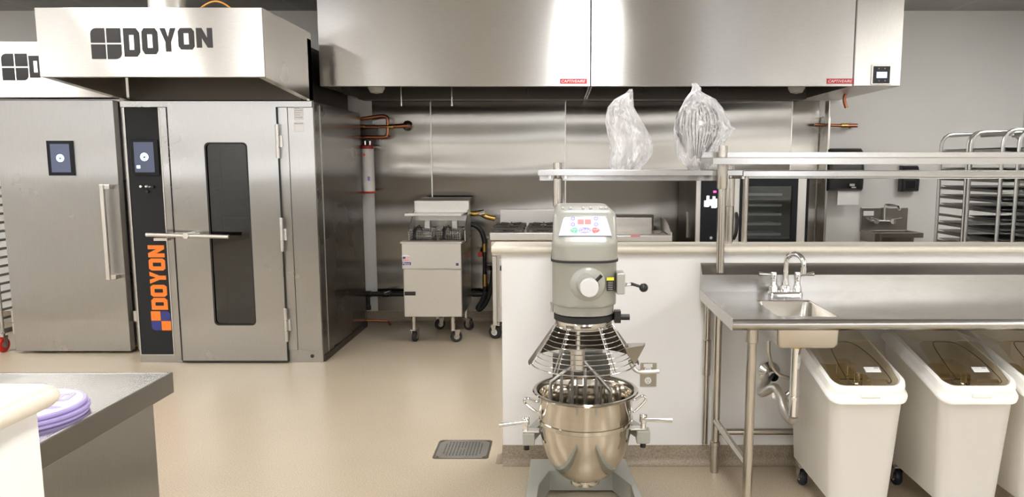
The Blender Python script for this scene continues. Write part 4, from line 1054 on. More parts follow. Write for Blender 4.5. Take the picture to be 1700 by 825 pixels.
# basin
def basin(x0, x1, y0, y1, z1, z0):
    m = MB(); cx_, cy_ = (x0+x1)/2, (y0+y1)/2; w, d_ = x1 - x0, y1 - y0
    m.loft([rrect(cx_, cy_, w + .004, d_ + .004, .012, z1), rrect(cx_, cy_, w - .004, d_ - .004, .03, z1 - .006), rrect(cx_, cy_, w - .01, d_ - .01, .04, z0 + .04), rrect(cx_, cy_, w - .05, d_ - .05, .04, z0 + .006), rrect(cx_, cy_, .08, .08, .038, z0)], cap=False)
    m.loft([rrect(cx_, cy_, w + .010, d_ + .010, .015, z1 - .004), rrect(cx_, cy_, w + .008, d_ + .008, .02, z0 + .012), rrect(cx_, cy_, w - .010, d_ - .010, .02, z0 - .005), rrect(cx_, cy_, .08, .08, .038, z0 - .010)], cap=False)
    return m.build('basin', 'steel', t)
BZ = zz(576, 3.02)
basin(bx0, bx1, by0, by1, TZ, BZ)
# legs
LZ = TZ - ED
def leg(x, y, zc0, zc1):
    tube_post(t, x, y, 0.0, LZ, zc0, zc1, r=.0205, name='leg')
leg(at(1248, 600, 3.02).x, 3.03, zz(568, 3.03), LZ)
xr = at(1192, 600, 3.58).x
leg(xr, 3.60, .14, .16)
leg(3.9, 3.03, LZ - .06, LZ); leg(3.9, 3.60, LZ - .06, LZ)
z = zz(700, 3.58)
MB().cyl((xr, 3.58, z), (at(1248, 600, 3.02).x, 3.04, z), .0165, 20).build('side_rail', 'steel_tube', t)
MB().cyl((3.9, 3.58, z), (3.9, 3.04, z), .0165, 20).build('side_rail', 'steel_tube', t)
zr_ = zz(717, 3.60)
MB().cyl((xr, 3.605, zr_), (3.9, 3.605, zr_), .0165, 20).build('rear_rail', 'steel_tube', t)
# overshelf posts pass down behind the backsplash
osx = at(1196, 360, 3.655).x
zo1 = zz(261, 3.40)
for x in (osx, 3.85):
    p = tube_post(t, x, 3.635, zz(453, 3.62), zo1 - .03, r=.020, name='overshelf_post')
    m = MB(); m.lathe([(.021, zz(314, 3.62)), (.025, zz(312, 3.62)), (.025, zo1 - .033)], (x, 3.635, 0), n=24); m.build('galvanised_collar', 'steel_light', p)
    MB().cyl((x, 3.635, zo1), (x, 3.635, zz(242, 3.645)), .0205, 24).build('post_top', 'steel_tube', p)
    tube_post(t, x - .045, 3.68, .12, .93, .48, .66, r=.015, name='lower_post')
m = MB().box(at(1184, 266, 3.40).x, TX1, 3.40, 3.70, zo1 - .0025, zo1)
x0 = at(1184, 266, 3.40).x
m.box(x0, TX1, 3.40, 3.403, zo1 - .032, zo1 - .0025); m.box(x0, x0 + .003, 3.403, 3.70, zo1 - .032, zo1 - .0025); m.box(x0, TX1, 3.697, 3.70, zo1 - .03, zo1 - .0025)
zr2 = zz(252.3, 3.70)
m.prism([(x0, 3.697, zo1), (TX1, 3.697, zo1), (TX1, 3.697, zr2), (x0 + .012, 3.697, zr2)], (0, .003, 0))
m.build('overshelf', 'steel_top', t, smooth=0, bevel=.001)
# faucet
fx, fy = .5 * (at(1262, 490, 3.53).x + at(1330, 490, 3.53).x), 3.53
fx = at(1303, 492, 3.53).x
m = MB(); m.loft([rrect(fx, fy, .165, .055, .02, TZ), rrect(fx, fy, .165, .055, .02, TZ + .012), rrect(fx, fy, .155, .045, .018, TZ + .020)])
fc = m.build('faucet', 'chrome', t)
zt_ = zz(421, 3.5)
pth = [(fx, fy, TZ + .015), (fx, fy, zt_ - .06)] + [(fx + .0 + .026 - .026 * math.cos(a), fy - .05 + .05 * math.cos(a), zt_ - .045 + .045 * math.sin(a)) for a in [PI * k / 12 for k in range(1, 13)]]
pth += [(fx + .052, fy - .10, zt_ - .07)]
MB().tube(smooth_path(pth, 4), .0125, 16).build('spout', 'chrome', fc)
MB().cyl((fx + .052, fy - .10, zt_ - .06), (fx + .052, fy - .10, zt_ - .085), .0145, 16).build('aerator', 'chrome', fc)
MB().lathe([(.024, TZ + .015), (.022, TZ + .04), (.015, TZ + .05)], (fx, fy, 0), n=24).build('spout_base', 'chrome', fc)
for s in (-1, 1):
    x = fx + s * .057
    m = MB(); m.lathe([(.021, TZ + .015), (.019, TZ + .045), (.013, TZ + .055), (.015, TZ + .085), (.017, TZ + .10), (.013, TZ + .112), (0, TZ + .113)], (x, fy, 0), n=24)
    m.tube([(x, fy, TZ + .10), (x + s * .03, fy - .005, TZ + .102), (x + s * .075, fy - .01, TZ + .105)], [.011, .006, .010], 12)
    m.build('lever_handle', 'chrome', fc)
# drain, trap and hoses
cx_, cy_ = (bx0+bx1)/2 - .0, (by0+by1)/2
dxp = at(1320, 620, cy_).x
MB().cyl((dxp, cy_, BZ - .02), (dxp, cy_, BZ - .012), .045, 24).build('strainer', 'steel', t)
m = MB().cyl((dxp, cy_, BZ - .02), (dxp, cy_, zz(690, cy_)), .0215, 20); dp = m.build('tailpiece', 'chrome', t)
MB().cyl((dxp, cy_, BZ - .02), (dxp, cy_, BZ - .05), .027, 20).build('slip_nut', 'brass', dp)
MB().cyl((dxp, cy_, zz(657, cy_)), (dxp, cy_, zz(662, cy_)), .028, 20).build('slip_nut', 'chrome', dp)
ez = zz(617, YW); ex = at(1276, 617, YW).x
p = smooth_path([(dxp, cy_, zz(690, cy_)), (dxp - .0, cy_ + .02, zz(700, cy_)), (dxp - .02, cy_ + .07, zz(690, cy_)), (dxp - .04, cy_ + .14, zz(660, cy_)), (dxp - .08, cy_ + .24, ez - .03), (ex, YW - .03, ez)])
MB().tube(p, .021, 16).build('trap', 'steel_light', t)
m = MB(); m.lathe([(.022, -.10), (.026, -.10), (.026, -.03), (.055, -.012), (.060, 0)], (ex, YW, ez), axis='Y', n=32); m.build('wall_flange', 'chrome', t)
m = MB(); m.lathe([(0, -.045), (.016, -.045), (.016, -.01), (.032, -.006), (.032, 0)], (at(1291, 655, YW).x, YW, zz(655, YW)), axis='Y', n=24); m.build('stop_valve', 'chrome', t)
p = smooth_path([at(u, v, 3.55) for u, v in ((1276, 565), (1276, 585), (1282, 608), (1294, 622), (1310, 628), (1318, 634), (1316, 645), (1305, 655))]); MB().tube(p, .0095, 10).build('supply_hose', 'steel', t)
p = smooth_path([at(u, v, 3.50) for u, v in ((1336, 580), (1341, 600), (1342, 620), (1338, 640), (1330, 655), (1315, 662), (1302, 664))]); MB().tube(p, .0095, 10).build('supply_hose', 'steel', t)

# ------------------------------------------------------------------ ingredient bins
def ingredient_bin(X0, X1, label):
    t = thing('ingredient_bin', label, 'ingredient bin', ((X0+X1)/2, 3.27, 0), 'white ingredient bins under the sink table')
    Y0, Y1 = 2.945, 3.575; zf, zr_ = .622, .760; yk = 3.24; w = X1 - X0; cx_ = (X0+X1)/2
    m = MB()
    def top(y): return zf - .055 + (zr_ - zf) * min(1, max(0, (y - Y0) / (yk - Y0)))
    rings = []
    for s, z in ((.0, .115), (.04, .105)):
        pass
    def body_ring(f, inset, r, zfun):
        ps = rrect(cx_, (Y0+Y1)/2, w - .03 - inset * 2, (Y1-Y0) - .03 - inset * 2, r, 0, n=7)
        return [Vector((p.x, p.y, zfun(p.y))) for p in ps]
    rings = [body_ring(0, .045, .04, lambda y: .11), body_ring(0, .028, .05, lambda y: .125), body_ring(0, .0, .05, lambda y: top(y)), body_ring(0, -.004, .05, lambda y: top(y) + .012)]
    inner = [body_ring(0, .006, .045, lambda y: top(y) + .012), body_ring(0, .035, .045, lambda y: .14)]
    m.loft(rings, cap=False); m.add(rings[0], [tuple(range(len(rings[0])))]); m.build('bin_body', 'bin_plastic', t, smooth=45)
    # collar
    m = MB(); 
    def R(inset, dz, r=.055):
        ps = rrect(cx_, (Y0+Y1)/2, w - 2 * inset, (Y1-Y0) - 2 * inset, r, 0, n=7)
        return [Vector((p.x, p.y, top(p.y) + dz)) for p in ps]
    m.loft([R(.012, -.004), R(0, .0), R(-.002, .012), R(.004, .022), R(.008, .028), R(.006, .050), R(.008, .060), R(.022, .062), R(.030, .050), R(.030, -.004), R(.012, -.004)], cap=False)
    m.build('rim', 'bin_rim', t, smooth=50)
    m = MB(); m.box(cx_ - .04, cx_ + .04, Y0 - .002, Y0 + .01, top(Y0) + .028, top(Y0) + .044); m.build('front_catch', 'bin_rim', t, smooth=0, bevel=.003)
    # clear sliding lid over the front half, white fixed lid at the back
    nrm = Vector((0, -(zr_ - zf), yk - Y0)).normalized(); al = Vector((0, yk - Y0, zr_ - zf)).normalized()
    O = Vector((cx_, Y0 + .03, top(Y0 + .03) + .052)); L = (yk - Y0 - .03) / al.y
    pts = rr2(-w/2 + .032, w/2 - .032, 0, L, .035)
    m = MB(); flat(m, pts, [], O, RX, al, nrm, .003); lid = m.build('clear_lid', 'lid_clear', t, smooth=0)
    arc = [O + RX * (-.06 + .0) + al * (L * .97)] + []
    P2 = [(-.075, .04), (-.08, .14), (-.075, L - .02), (-.03, L - .006), (.03, L - .02), (.075, L * .65), (.10, L * .3), (.105, .03), (.085, .012)]
    m = MB().tube(smooth_path([O + RX * a + al * b + nrm * .005 for a, b in P2], 6), .0015, 6); m.build('lid_seam', 'steel_dark', lid)
    m = MB(); flat(m, rr2(.0, .085, .006, .028, .004), [], O + nrm * .003, RX, al, nrm, .012); m.build('lid_grip', 'lid_clear', lid, smooth=0)
    m = MB(); flat(m, [(.02, .085), (.085, .085), (.085, .118), (.02, .118)], [], O + nrm * .0035, RX, al, nrm, .0008); st = m.build('label_sticker', 'decal_white', lid, smooth=0)
    m = MB(); flat(m, [(.062, .108), (.08, .108), (.08, .114), (.062, .114)], [], O + nrm * .0045, RX, al, nrm, .0004); m.build('small_print', 'decal_grey', st, smooth=0)
    m = MB(); ps = [(X0 + .03, yk + .005), (X1 - .03, yk + .005), (X1 - .03, Y1 - .03), (X0 + .03, Y1 - .03)]
    flat(m, ps, [], (0, 0, zr_ - .002), RX, (0, 1, 0), UZ, .006); m.build('rear_lid', 'lid_clear', t, smooth=0)
    # flour
    m = MB(); n = 12; vs = []; fs = []
    for i in range(n + 1):
        for j in range(n + 1):
            x = X0 + .055 + (w - .11) * i / n; y = Y0 + .06 + (Y1 - Y0 - .12) * j / n
            vs.append((x, y, .575 + .03 * noise.noise(Vector((x * 9, y * 9, 1)))))
    for i in range(n):
        for j in range(n): a = i * (n + 1) + j; fs.append((a, a + 1, a + n + 2, a + n + 1))
    m.add(vs, fs); fl = m.build('flour_fill', 'flour', t, smooth=60); fl['kind'] = 'stuff'
    # scoop holder seen through the lid
    m = MB().box(cx_ - .05, cx_ + .0, 3.10, 3.20, .60, .69); m.box(cx_ - .01, cx_ + .012, 3.06, 3.10, .61, .66); m.build('scoop_holder', 'lid_clear', t, smooth=0, bevel=.004)
    for x in (X0 + .075, X1 - .075):
        for y in (Y0 + .10, Y1 - .10): caster(t, x, y, .12, .042, 'navy_rubber', off=.02, yaw=PI, w=.028)
    return t
b1 = ingredient_bin(1.095, 1.432, 'white ingredient bin on casters with clear lid, beside the sink drain')
dup(b1, (.455, 0, 0), 'white ingredient bin with clear lid, the one between two other bins')
dup(b1, (.812, 0, 0), 'white ingredient bin at the right edge, mostly out of frame')

# ------------------------------------------------------------------ floor drain
m = MB()
dx0, dx1, dy0, dy1 = -.675, -.379, 3.766, 4.033
def rr3(i, r): return rr2(dx0 + i, dx1 - i, dy0 + i, dy1 - i, r)
t = thing('floor_drain', 'square metal floor drain with perforated grate set in the floor', 'floor drain', ((dx0+dx1)/2, 3.9, 0))
flat(m, rr3(0, .02), [rr3(.012, .03)], (0, 0, -.001), RX, (0, 1, 0), UZ, .003); m.build('outer_frame', 'steel_mid', t, smooth=0)
m = MB(); holes = []
NX, NY = 12, 9
gx, gy = dx0 + .042, dy0 + .036
sx = (dx1 - dx0 - .084) / NX; sy = (dy1 - dy0 - .072) / NY
for i in range(NX):
    for j in range(NY):
        if (i in (0, NX-1) and j in (0, NY-1)) or (i in (5, 6) and j in (4,)): continue
        x, y = gx + i * sx, gy + j * sy
        holes.append([(x + sx * .27, y + sy * .22), (x + sx * .73, y + sy * .22), (x + sx * .73, y + sy * .78), (x + sx * .27, y + sy * .78)])
flat(m, rr3(.012, .05), holes, (0, 0, -.0005), RX, (0, 1, 0), UZ, .005); m.build('grate', 'steel_light', t, smooth=0)
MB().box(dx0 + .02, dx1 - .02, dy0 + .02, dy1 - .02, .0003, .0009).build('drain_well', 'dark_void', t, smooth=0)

# ------------------------------------------------------------------ outlet
t = thing('power_outlet', 'double power outlet with tan plate on the half wall, right of the mixer', 'outlet', (at(1076, 620, YW).x, YW, zz(620, YW)))
a, b = at(1063, 602, YW), at(1089.5, 641, YW)
MB().box(a.x, b.x, YW - .006, YW - .0005, b.z, a.z).build('cover_plate', 'outlet_plate', t, smooth=0, bevel=.002)
for v in (613, 631):
    c = at(1075.5, v, YW); m = MB(); flat(m, circ(0, 0, .017, .0175), [], (c.x, YW - .006, c.z), RX, UZ, NF, .003); s = m.build('socket', 'outlet_white', t, smooth=0)
    m = MB(); [flat(m, [(q, -.002), (q + .002, -.002), (q + .002, .007), (q, .007)], [], (c.x, YW - .009, c.z), RX, UZ, NF, .0008) for q in (-.007, .005)]; flat(m, circ(0, -.009, .0025, n=10), [], (c.x, YW - .009, c.z), RX, UZ, NF, .0008)
    m.build('slots', 'decal_black', s, smooth=0)
a, b = at(1068.5, 603.5, YW), at(1083, 609, YW); MB().box(a.x, b.x, YW - .008, YW - .006, b.z, a.z).build('white_tab', 'outlet_white', t, smooth=0)

# ------------------------------------------------------------------ foreground left: low wall and steel table
FX = -.94
struct(MB().box(-3.2, FX - .035, -1.2, 1.345, 0, 1.085).build('wall_left_low', 'white_panel', smooth=0))
m = MB(); r = .021
ps = rr2(-3.2, FX, -1.2, 1.383, .03)
rings = []
for a in range(-90, 91, 20):
    ins = r * (1 - math.cos(math.radians(a))); zq = 1.109 + r * math.sin(math.radians(a))
    rings.append([Vector((p[0], p[1], zq)) for p in rr2(-3.2 + ins, FX - ins, -1.2 + ins, 1.383 - ins, .03)])
m.loft(rings); tag(m.build('counter_cap', 'solid_surface', smooth=50), 'cream rounded counter top on the white low wall in the left foreground', 'countertop')
t = thing('work_table', 'stainless work table with closed side panel in the left foreground', 'table', (-2.0, 1.8, 0))
MB().box(-3.1, -1.178, 1.40, 2.20, .906, .912).build('table_top', 'steel_top', t, smooth=0)
m = MB().box(-1.186, -1.174, 1.40, 2.205, .85, .914).box(-3.1, -1.186, 2.195, 2.205, .85, .914).box(-3.1, -1.186, 1.395, 1.405, .85, .912); m.build('edge_rim', 'steel_mid', t, smooth=0, bevel=.003)
m = MB().box(-3.08, -1.215, 1.42, 2.16, .05, .85); m.build('cabinet_body', 'steel_door', t, smooth=0, bevel=.003)
for x in (-3.0, -1.3):
    for y in (1.5, 2.08): MB().cyl((x, y, 0), (x, y, .05), .025, 14).build('foot', 'black_rubber', t)
# round purple discs
cx_, cy_ = -1.340, 1.798
for k in range(3):
    m = MB(); R0 = .142; z0 = .912 + k * .0112; dx_ = (.0, .004, -.003)[k]
    m.lathe([(0, z0), (R0 - .003, z0), (R0, z0 + .003), (R0, z0 + .008), (R0 - .003, z0 + .0108), (R0 - .012, z0 + .0108), (0, z0 + .0108)], (cx_ + dx_, cy_, 0), n=72)
    o = tag(m.build('purple_disc', 'purple_plastic'), ('flat purple round disc at the bottom of the stack on the steel table', 'flat purple round disc in the middle of the stack on the steel table', 'purple and white round disc with block letters, top of the stack')[k], 'disc', 'purple discs on the steel table')
z0 += .0108
m = MB(); O = (cx_ + dx_, cy_, z0)
flat(m, [p for p in circ(0, 0, .132, n=40, a0=-.75, a1=PI + .75)], [circ(.085, -.022, .032, .014, n=20)], O, RX, (0, 1, 0), UZ, .0006)
m.build('white_face', 'decal_white', o, smooth=0)
m = MB(); a_ = math.radians(14); r_, u_ = Vector((math.cos(a_), math.sin(a_), 0)), Vector((-math.sin(a_), math.cos(a_), 0))
P_ = Vector((cx_ + .0, cy_ + .005, z0 + .0006))
block_word(m, 'YO', P_ + r_ * .018, r_, u_, UZ, .080, [.072, .072], gap=.14)
block_word(m, 'O', P_ - r_ * .028, r_, u_, UZ, .036, [.072])
m.build('block_lettering', 'purple_grey', o, smooth=0)

# ------------------------------------------------------------------ bagged tools on the pass shelf
def bag(name, label, sil, Y, depth, seed, squash=1.0):
    sil = [(v, l, r) for v, l, r in sil]; rings = []; n = 96
    vs_ = []
    for i in range(len(sil) - 1):
        (v0, l0, r0), (v1, l1, r1) = sil[i], sil[i+1]
        for k in range(6): q = k / 6; vs_.append((v0 + (v1-v0)*q, l0 + (l1-l0)*q, r0 + (r1-r0)*q))
    vs_.append(sil[-1])
    for (v, l, r) in vs_:
        a, b = at(l, v, Y), at(r, v, Y); w = (b.x - a.x) / 2; c = (a.x + b.x) / 2; z = a.z; d = min(depth, w * .8 + .01)
        rg = []
        for k in range(n):
            an = 2 * PI * k / n; ca, sa = math.cos(an), math.sin(an)
            f = 1.0
            q = Vector((ca * 1.6 + seed, sa * 1.6, z * 5.0))
            f += .10 * noise.noise(q * 1.6) + .30 * (abs(noise.noise(q * 2.9)) - .22) * (1 - abs(ca) * .7)
            f += .05 * (abs(noise.noise(Vector((ca * 5, sa * 5, z * 4 + seed)))) - .2)
            rg.append(Vector((c + ca * w * (f * .35 + .65), Y + sa * d * f, z)))
        rings.append(rg)
    m = MB().loft(rings, cap=False)
    return tag(m.build(name, 'bag_film', smooth=50), label, 'plastic bag', 'plastic bags on the pass shelf')
YG = 3.80
zsf = PSHELF
vb_ = 281.0
bag('plastic_bag', 'smaller clear white plastic bag twisted to a point, on the pass shelf', [(148,1045,1050),(155,1038,1051),(165,1020,1051),(178,1009,1052.5),(190,1006,1059),(203,1005,1067),(218,1008,1075),(230,1011,1080),(240,1013,1083.5),(256,1012,1082.5),(264,1011,1077),(272,1011,1071),(281.2,1015,1063)], YG, .085, 3.1)
bag('plastic_bag', 'larger clear plastic bag around a wire whisk, beside the steel overshelf post', [(138.5,1148,1156),(146,1149,1164),(152,1147,1164),(156,1144,1170),(165,1137,1188),(180,1129,1200),(200,1121,1210),(209,1119.5,1213),(214,1119,1221),(219,1119.5,1215),(230,1120,1207),(250,1122,1195),(262,1126,1188),(272,1134,1182),(281.2,1144,1175)], YG, .125, 7.7)
cxw = at(1157, 230, YG).x
t = thing('wire_whisk', 'mixer wire whisk standing upside down inside the larger plastic bag', 'whisk', (cxw, YG, zsf))
MB().cyl((cxw, YG, zsf), (cxw, YG, zsf + .035), .042, 24).cyl((cxw, YG, zsf + .035), (cxw, YG, zsf + .055), .06, 24).build('hub', 'steel_light', t)
for k in range(9):
    an = PI * k / 9 + .1; d = Vector((math.cos(an), math.sin(an) * .9, 0)); pts = []
    half = [(.034, .05), (.055, .09), (.082, .14), (.102, .19), (.108, .235), (.095, .28), (.06, .315), (.02, .332)]
    pts = [Vector((cxw, YG, zsf)) + d * r_ + Vector((0, 0, h_)) for r_, h_ in half] + [Vector((cxw, YG, zsf)) - d * r_ + Vector((0, 0, h_)) for r_, h_ in half[::-1]]
    MB().tube(smooth_path(pts, 3), .0028, 6).build('wire', 'iron', t)
cxw = at(1042, 230, YG).x
t = thing('dough_hook', 'pale dough hook wrapped inside the smaller plastic bag', 'dough hook', (cxw, YG, zsf))
MB().cyl((cxw, YG, zsf), (cxw, YG, zsf + .06), .032, 20).build('hub', 'aluminium', t)
MB().tube(smooth_path([(cxw, YG, zsf + .05), (cxw + .01, YG, zsf + .12), (cxw + .07, YG, zsf + .16), (cxw + .05, YG - .02, zsf + .22), (cxw - .03, YG, zsf + .26), (cxw - .055, YG, zsf + .31), (cxw - .01, YG, zsf + .34)]), .018, 12).build('hook_arm', 'aluminium', t)

# ------------------------------------------------------------------ planetary mixer
YM = 3.05; MX = .1035
t = thing('floor_mixer', 'grey floor-standing planetary mixer with steel bowl and wire guard', 'mixer', (MX, 3.2, 0))
YHF = 2.80
def zh(v): return zz(v, YHF)
hx = at(971.5, 450, YHF).x
# base: U-shaped foot
bz = .11
bi = [(-.155, 2.55), (.385, 2.55)]
m = MB()
outer = [(-.165, 2.4), (-.15, 3.0), (-.144, 3.5), (.316, 3.5), (.363, 3.0), (.41, 2.4), (.35, 2.4), (.325, 3.0), (.317, 3.2), (.245, 3.36), (-.05, 3.36), (-.093, 3.2), (-.105, 3.0), (-.115, 2.4)]
flat(m, outer, [], (0, 0, .012), RX, (0, 1, 0), UZ, bz - .012)
m.build('base', 'grey_paint', t, smooth=0, bevel=.01, seg=3)
m = MB()
for x, y in ((-.138, 2.45), (.378, 2.45), (-.11, 3.45), (.28, 3.45)): m.cyl((x, y, 0), (x, y, .014), .025, 16)
m.build('feet', 'black_rubber', t)
# column
cw = .20
m = MB(); m.loft([rrect(hx, 3.42, .24, .15, .03, .10), rrect(hx, 3.42, .21, .17, .03, .25), rrect(hx, 3.42, .20, .18, .03, .95), rrect(hx, 3.40, .21, .2, .03, 1.0)])
m.build('column', 'grey_paint', t, smooth=45)
zc1, zc0 = zz(589, 3.28), .42
m = MB().box(at(917.5, 600, 3.28).x, at(1013, 600, 3.28).x, 3.265, 3.32, zc0, zc1); sl = m.build('slide_plate', 'grey_paint_dark', t, smooth=0, bevel=.004)
# head
def hr(v, w, yf, yr=3.50, r=.05, rf=None): return rrect(hx, (yf + yr) / 2, w, yr - yf, r, zh(v), n=10, rf=rf or r)
rings = [hr(529, .236, 2.835, 3.12, .07, .10), hr(515, .238, 2.832, 3.2, .07, .10), hr(512, .250, 2.815, 3.48, .06, .10), hr(508, .252, 2.812, r=.05, rf=.10), hr(440, .252, 2.812, r=.05, rf=.09), hr(436, .256, 2.806, r=.05, rf=.08)]
MB().loft(rings).build('lower_head', 'grey_paint', t, smooth=50)
rings = [hr(436, .256, 2.806, r=.05, rf=.08), hr(420, .254, 2.803, r=.05, rf=.07), hr(411, .254, 2.800, r=.05, rf=.06), hr(404, .252, 2.798, r=.05, rf=.055), hr(400, .249, 2.806, r=.05, rf=.05), hr(394, .248, 2.812, r=.05, rf=.05), hr(362, .244, 2.850, r=.05, rf=.045), hr(357, .240, 2.858, r=.05, rf=.045), hr(353.5, .226, 2.870, 3.48, r=.05, rf=.045), hr(352, .205, 2.885, 3.46, r=.05, rf=.045)]
up = MB().loft(rings).build('upper_head', 'grey_paint', t, smooth=50)
m = MB(); m.loft([hr(437.5, .262, 2.801, 3.503, .053, .083), hr(433.5, .262, 2.801, 3.503, .053, .083)]); m.build('seam_band', 'black_rubber', t)
m = MB()
for q in (-.09, -.06, -.01, .02, .06, .08): m.box(hx + q, hx + q + .012, 2.95, 2.97, zh(352) - .004, zh(352) + .010)
m.build('vent_fins', 'grey_paint', up, smooth=0, bevel=.003)
# control panel on the sloping face
p0 = Vector((hx, 2.812, zh(394))); p1 = Vector((hx, 2.850, zh(362)))
UP = (p1 - p0).normalized(); NP = RX.cross(UP); NP = NP if NP.y < 0 else -NP
L = (p1 - p0).length; Ob = p0 + NP * .0015
hb, ht = L * .03, L * 1.0
panel = lambda e: [(-.102 + e, hb + e), (.102 - e, hb + e), (.084 - e * .7, ht - .008), (.078 - e * .7, ht - e), (-.078 + e * .7, ht - e), (-.084 + e * .7, ht - .008)]
m = MB(); flat(m, panel(0), [], Ob, RX, UP, NP, .002); cp = m.build('control_panel', 'decal_navy', t, smooth=0)
m = MB(); flat(m, panel(.0015), [], Ob + NP * .002, RX, UP, NP, .0008); m.build('panel_face', 'decal_white', cp, smooth=0)
O2 = Ob + NP * .0028
s = lambda u: (u - 975.5) * YHF / F_PX
vv = lambda v: (392.5 - v) * (L / 32.0)
for (u0, u1) in ((963, 973.5), (975, 985.5)):
    m = MB(); flat(m, [(s(u0), vv(373)), (s(u1), vv(373)), (s(u1), vv(365)), (s(u0), vv(365))], [], O2, RX, UP, NP, .0008); m.build('display', 'decal_pink', cp, smooth=0)
for u, v, q in ((955, 363.5, 1), (955, 373, -1), (994, 363.5, 1), (994, 373, -1)):
    m = MB(); flat(m, circ(s(u), vv(v), .0082), [circ(s(u), vv(v), .0045)], O2, RX, UP, NP, .0008)
    flat(m, [(s(u) - .003, vv(v) - .002 * q), (s(u) + .003, vv(v) - .002 * q), (s(u), vv(v) + .003 * q)][::q], [], O2, RX, UP, NP, .0009); m.build('button', 'decal_blue', cp, smooth=0)
c = (s(975), vv(382.5))
m = MB(); flat(m, circ(c[0], c[1], .0255, .0135), [], O2, RX, UP, NP, .0008); ov = m.build('logo_oval', 'decal_blue', cp, smooth=0)
m = MB(); flat(m, circ(c[0], c[1], .0232, .0118), [circ(c[0], c[1], .0222, .0110)], O2 + NP * .0008, RX, UP, NP, .0003); text(m, 'Globe', O2 + RX * (c[0] - .0185) + UP * (c[1] - .0072) + NP * .0009, RX, UP, NP, .037, .0145, shear=.35, d=.0004); m.build('lettering', 'decal_white', ov, smooth=0)
for sg, mt, w in ((-1, 'decal_green', 'START'), (1, 'decal_crimson', 'STOP')):
    pts = circ(c[0] + sg * .032, c[1], .0235, .0115, n=26, a0=(PI/2 if sg < 0 else -PI/2), a1=(3*PI/2 if sg < 0 else PI/2))
    pts = [(p[0] + 0, p[1]) for p in pts] + [(c[0] + sg * .0275 + sg * .0, c[1] + sg * q) for q in (.004 , 0, -.004)][::1]
    m = MB(); flat(m, pts, [], O2, RX, UP, NP, .0008); bt = m.build('start_button' if sg < 0 else 'stop_button', mt, cp, smooth=0)
    m = MB(); text(m, w, O2 + RX * (c[0] + sg * .041 - .009) + UP * (c[1] + .0) + NP * .0009, RX, UP, NP, .018, .005, d=.0003); text(m, 'I' if sg < 0 else 'O', O2 + RX * (c[0] + sg * .041 - .001) + UP * (c[1] - .008) + NP * .0009, RX, UP, NP, .002, .005, d=.0003); m.build('lettering', 'decal_white', bt, smooth=0)
# attachment hub
c = at(978, 476, 2.79)
m = MB(); m.lathe([(.070, .03), (.068, .0), (.062, -.008), (.045, -.012), (.040, -.02), (.038, -.028), (0, -.028)], (c.x - .004, 2.815, c.z + .006), axis='Y', n=48); hb_ = m.build('attachment_hub', 'grey_paint', t, smooth=40)
m = MB(); m.lathe([(.034, 0), (.036, -.004), (.036, -.026), (.033, -.030), (0, -.031)], (c.x, 2.787, c.z), axis='Y', n=40); m.build('hub_cap', 'paper_grey', hb_)
a, b = at(990, 466, 2.775), at(999, 457, 2.775); MB().cyl(a, b, .0065, 12).build('thumb_screw', 'black_plastic', hb_)
# labels on the right of the head
a, b = at(1008.5, 462, 2.80), at(1020, 466.5, 2.80); yy = 2.822
m = MB().obox((a.x + .012, 2.818, (a.z + b.z) / 2), (1, .10, 0), UZ, (0, 1, 0), .028, .011, .006); m.build('yellow_label', 'decal_yellow', t, smooth=0)
m = MB().obox((a.x + .012, 2.818, zz(475.5, 2.80)), (1, .10, 0), UZ, (0, 1, 0), .028, .040, .006); bl = m.build('black_label', 'decal_black', t, smooth=0)
m = MB(); [m.obox((a.x + .012, 2.8135, zz(475.5, 2.80) + q), (1, .10, 0), UZ, (0, 1, 0), .018, .0015, .002) for q in (-.014, -.007, 0, .007, .014)]; m.build('small_print', 'decal_grey', bl, smooth=0)
# gear lever
a, b = at(1023, 452.5, 2.86), at(1036.5, 487, 2.86)
m = MB().box(a.x, b.x, 2.83, 2.93, b.z, a.z); gb = m.build('gear_box', 'grey_paint', t, smooth=0, bevel=.005)
p = [at(1035, 473, 2.86), at(1048, 471.5, 2.85), at(1051, 472, 2.85), at(1067, 477, 2.84)]
MB().tube([p[0], p[1]], .008, 12).build('lever_socket', 'chrome', gb)
MB().tube([p[1], p[2], p[3]], [.007, .006, .005], 10).build('lever_rod', 'black_plastic', gb)
c = at(1068.5, 477.5, 2.84); MB().lathe([(0, -.0175), (.009, -.015), (.0155, -.008), (.0175, 0), (.0155, .008), (.009, .015), (0, .0175)], c, n=20).build('lever_ball', 'black_plastic', gb)
# guard rings and latch
gz0 = zz(529, 2.93); GY = 2.955
m = MB(); m.lathe([(.118, zz(528, GY - .12)), (.122, zz(529, GY - .12)), (.122, zz(538, GY - .12)), (.112, zz(540, GY - .12))], (hx + .002, GY, 0), n=64); m.build('black_ring', 'black_rubber', t)
rz1, rz0 = zz(538, GY - .12), zz(548, GY - .12)
m = MB(); m.lathe([(.108, rz1 + .01), (.114, rz1), (.114, rz0), (.108, rz0)], (hx, GY, 0), n=64); gr = m.build('guard_ring', 'steel_bowl', t)
a, b = at(1020, 521, 2.9), at(1045.5, 533, 2.9); m = MB().box(a.x, a.x + .025, 2.89, 2.93, b.z - .006, a.z + .012); m.cyl((a.x + .02, 2.91, (a.z+b.z)/2), (b.x, 2.91, (a.z+b.z)/2), .0125, 16); m.build('guard_latch', 'black_plastic', t)
MB().cyl((hx - .128, 2.93, zh(529)), (hx - .128, 2.93, zh(512)), .008, 10).build('pivot_pin', 'chrome', t)
# planetary disc
MB().cyl((hx, GY, rz1), (hx, GY, rz0 - .012), .104, 40).build('planetary_disc', 'steel_light', t)
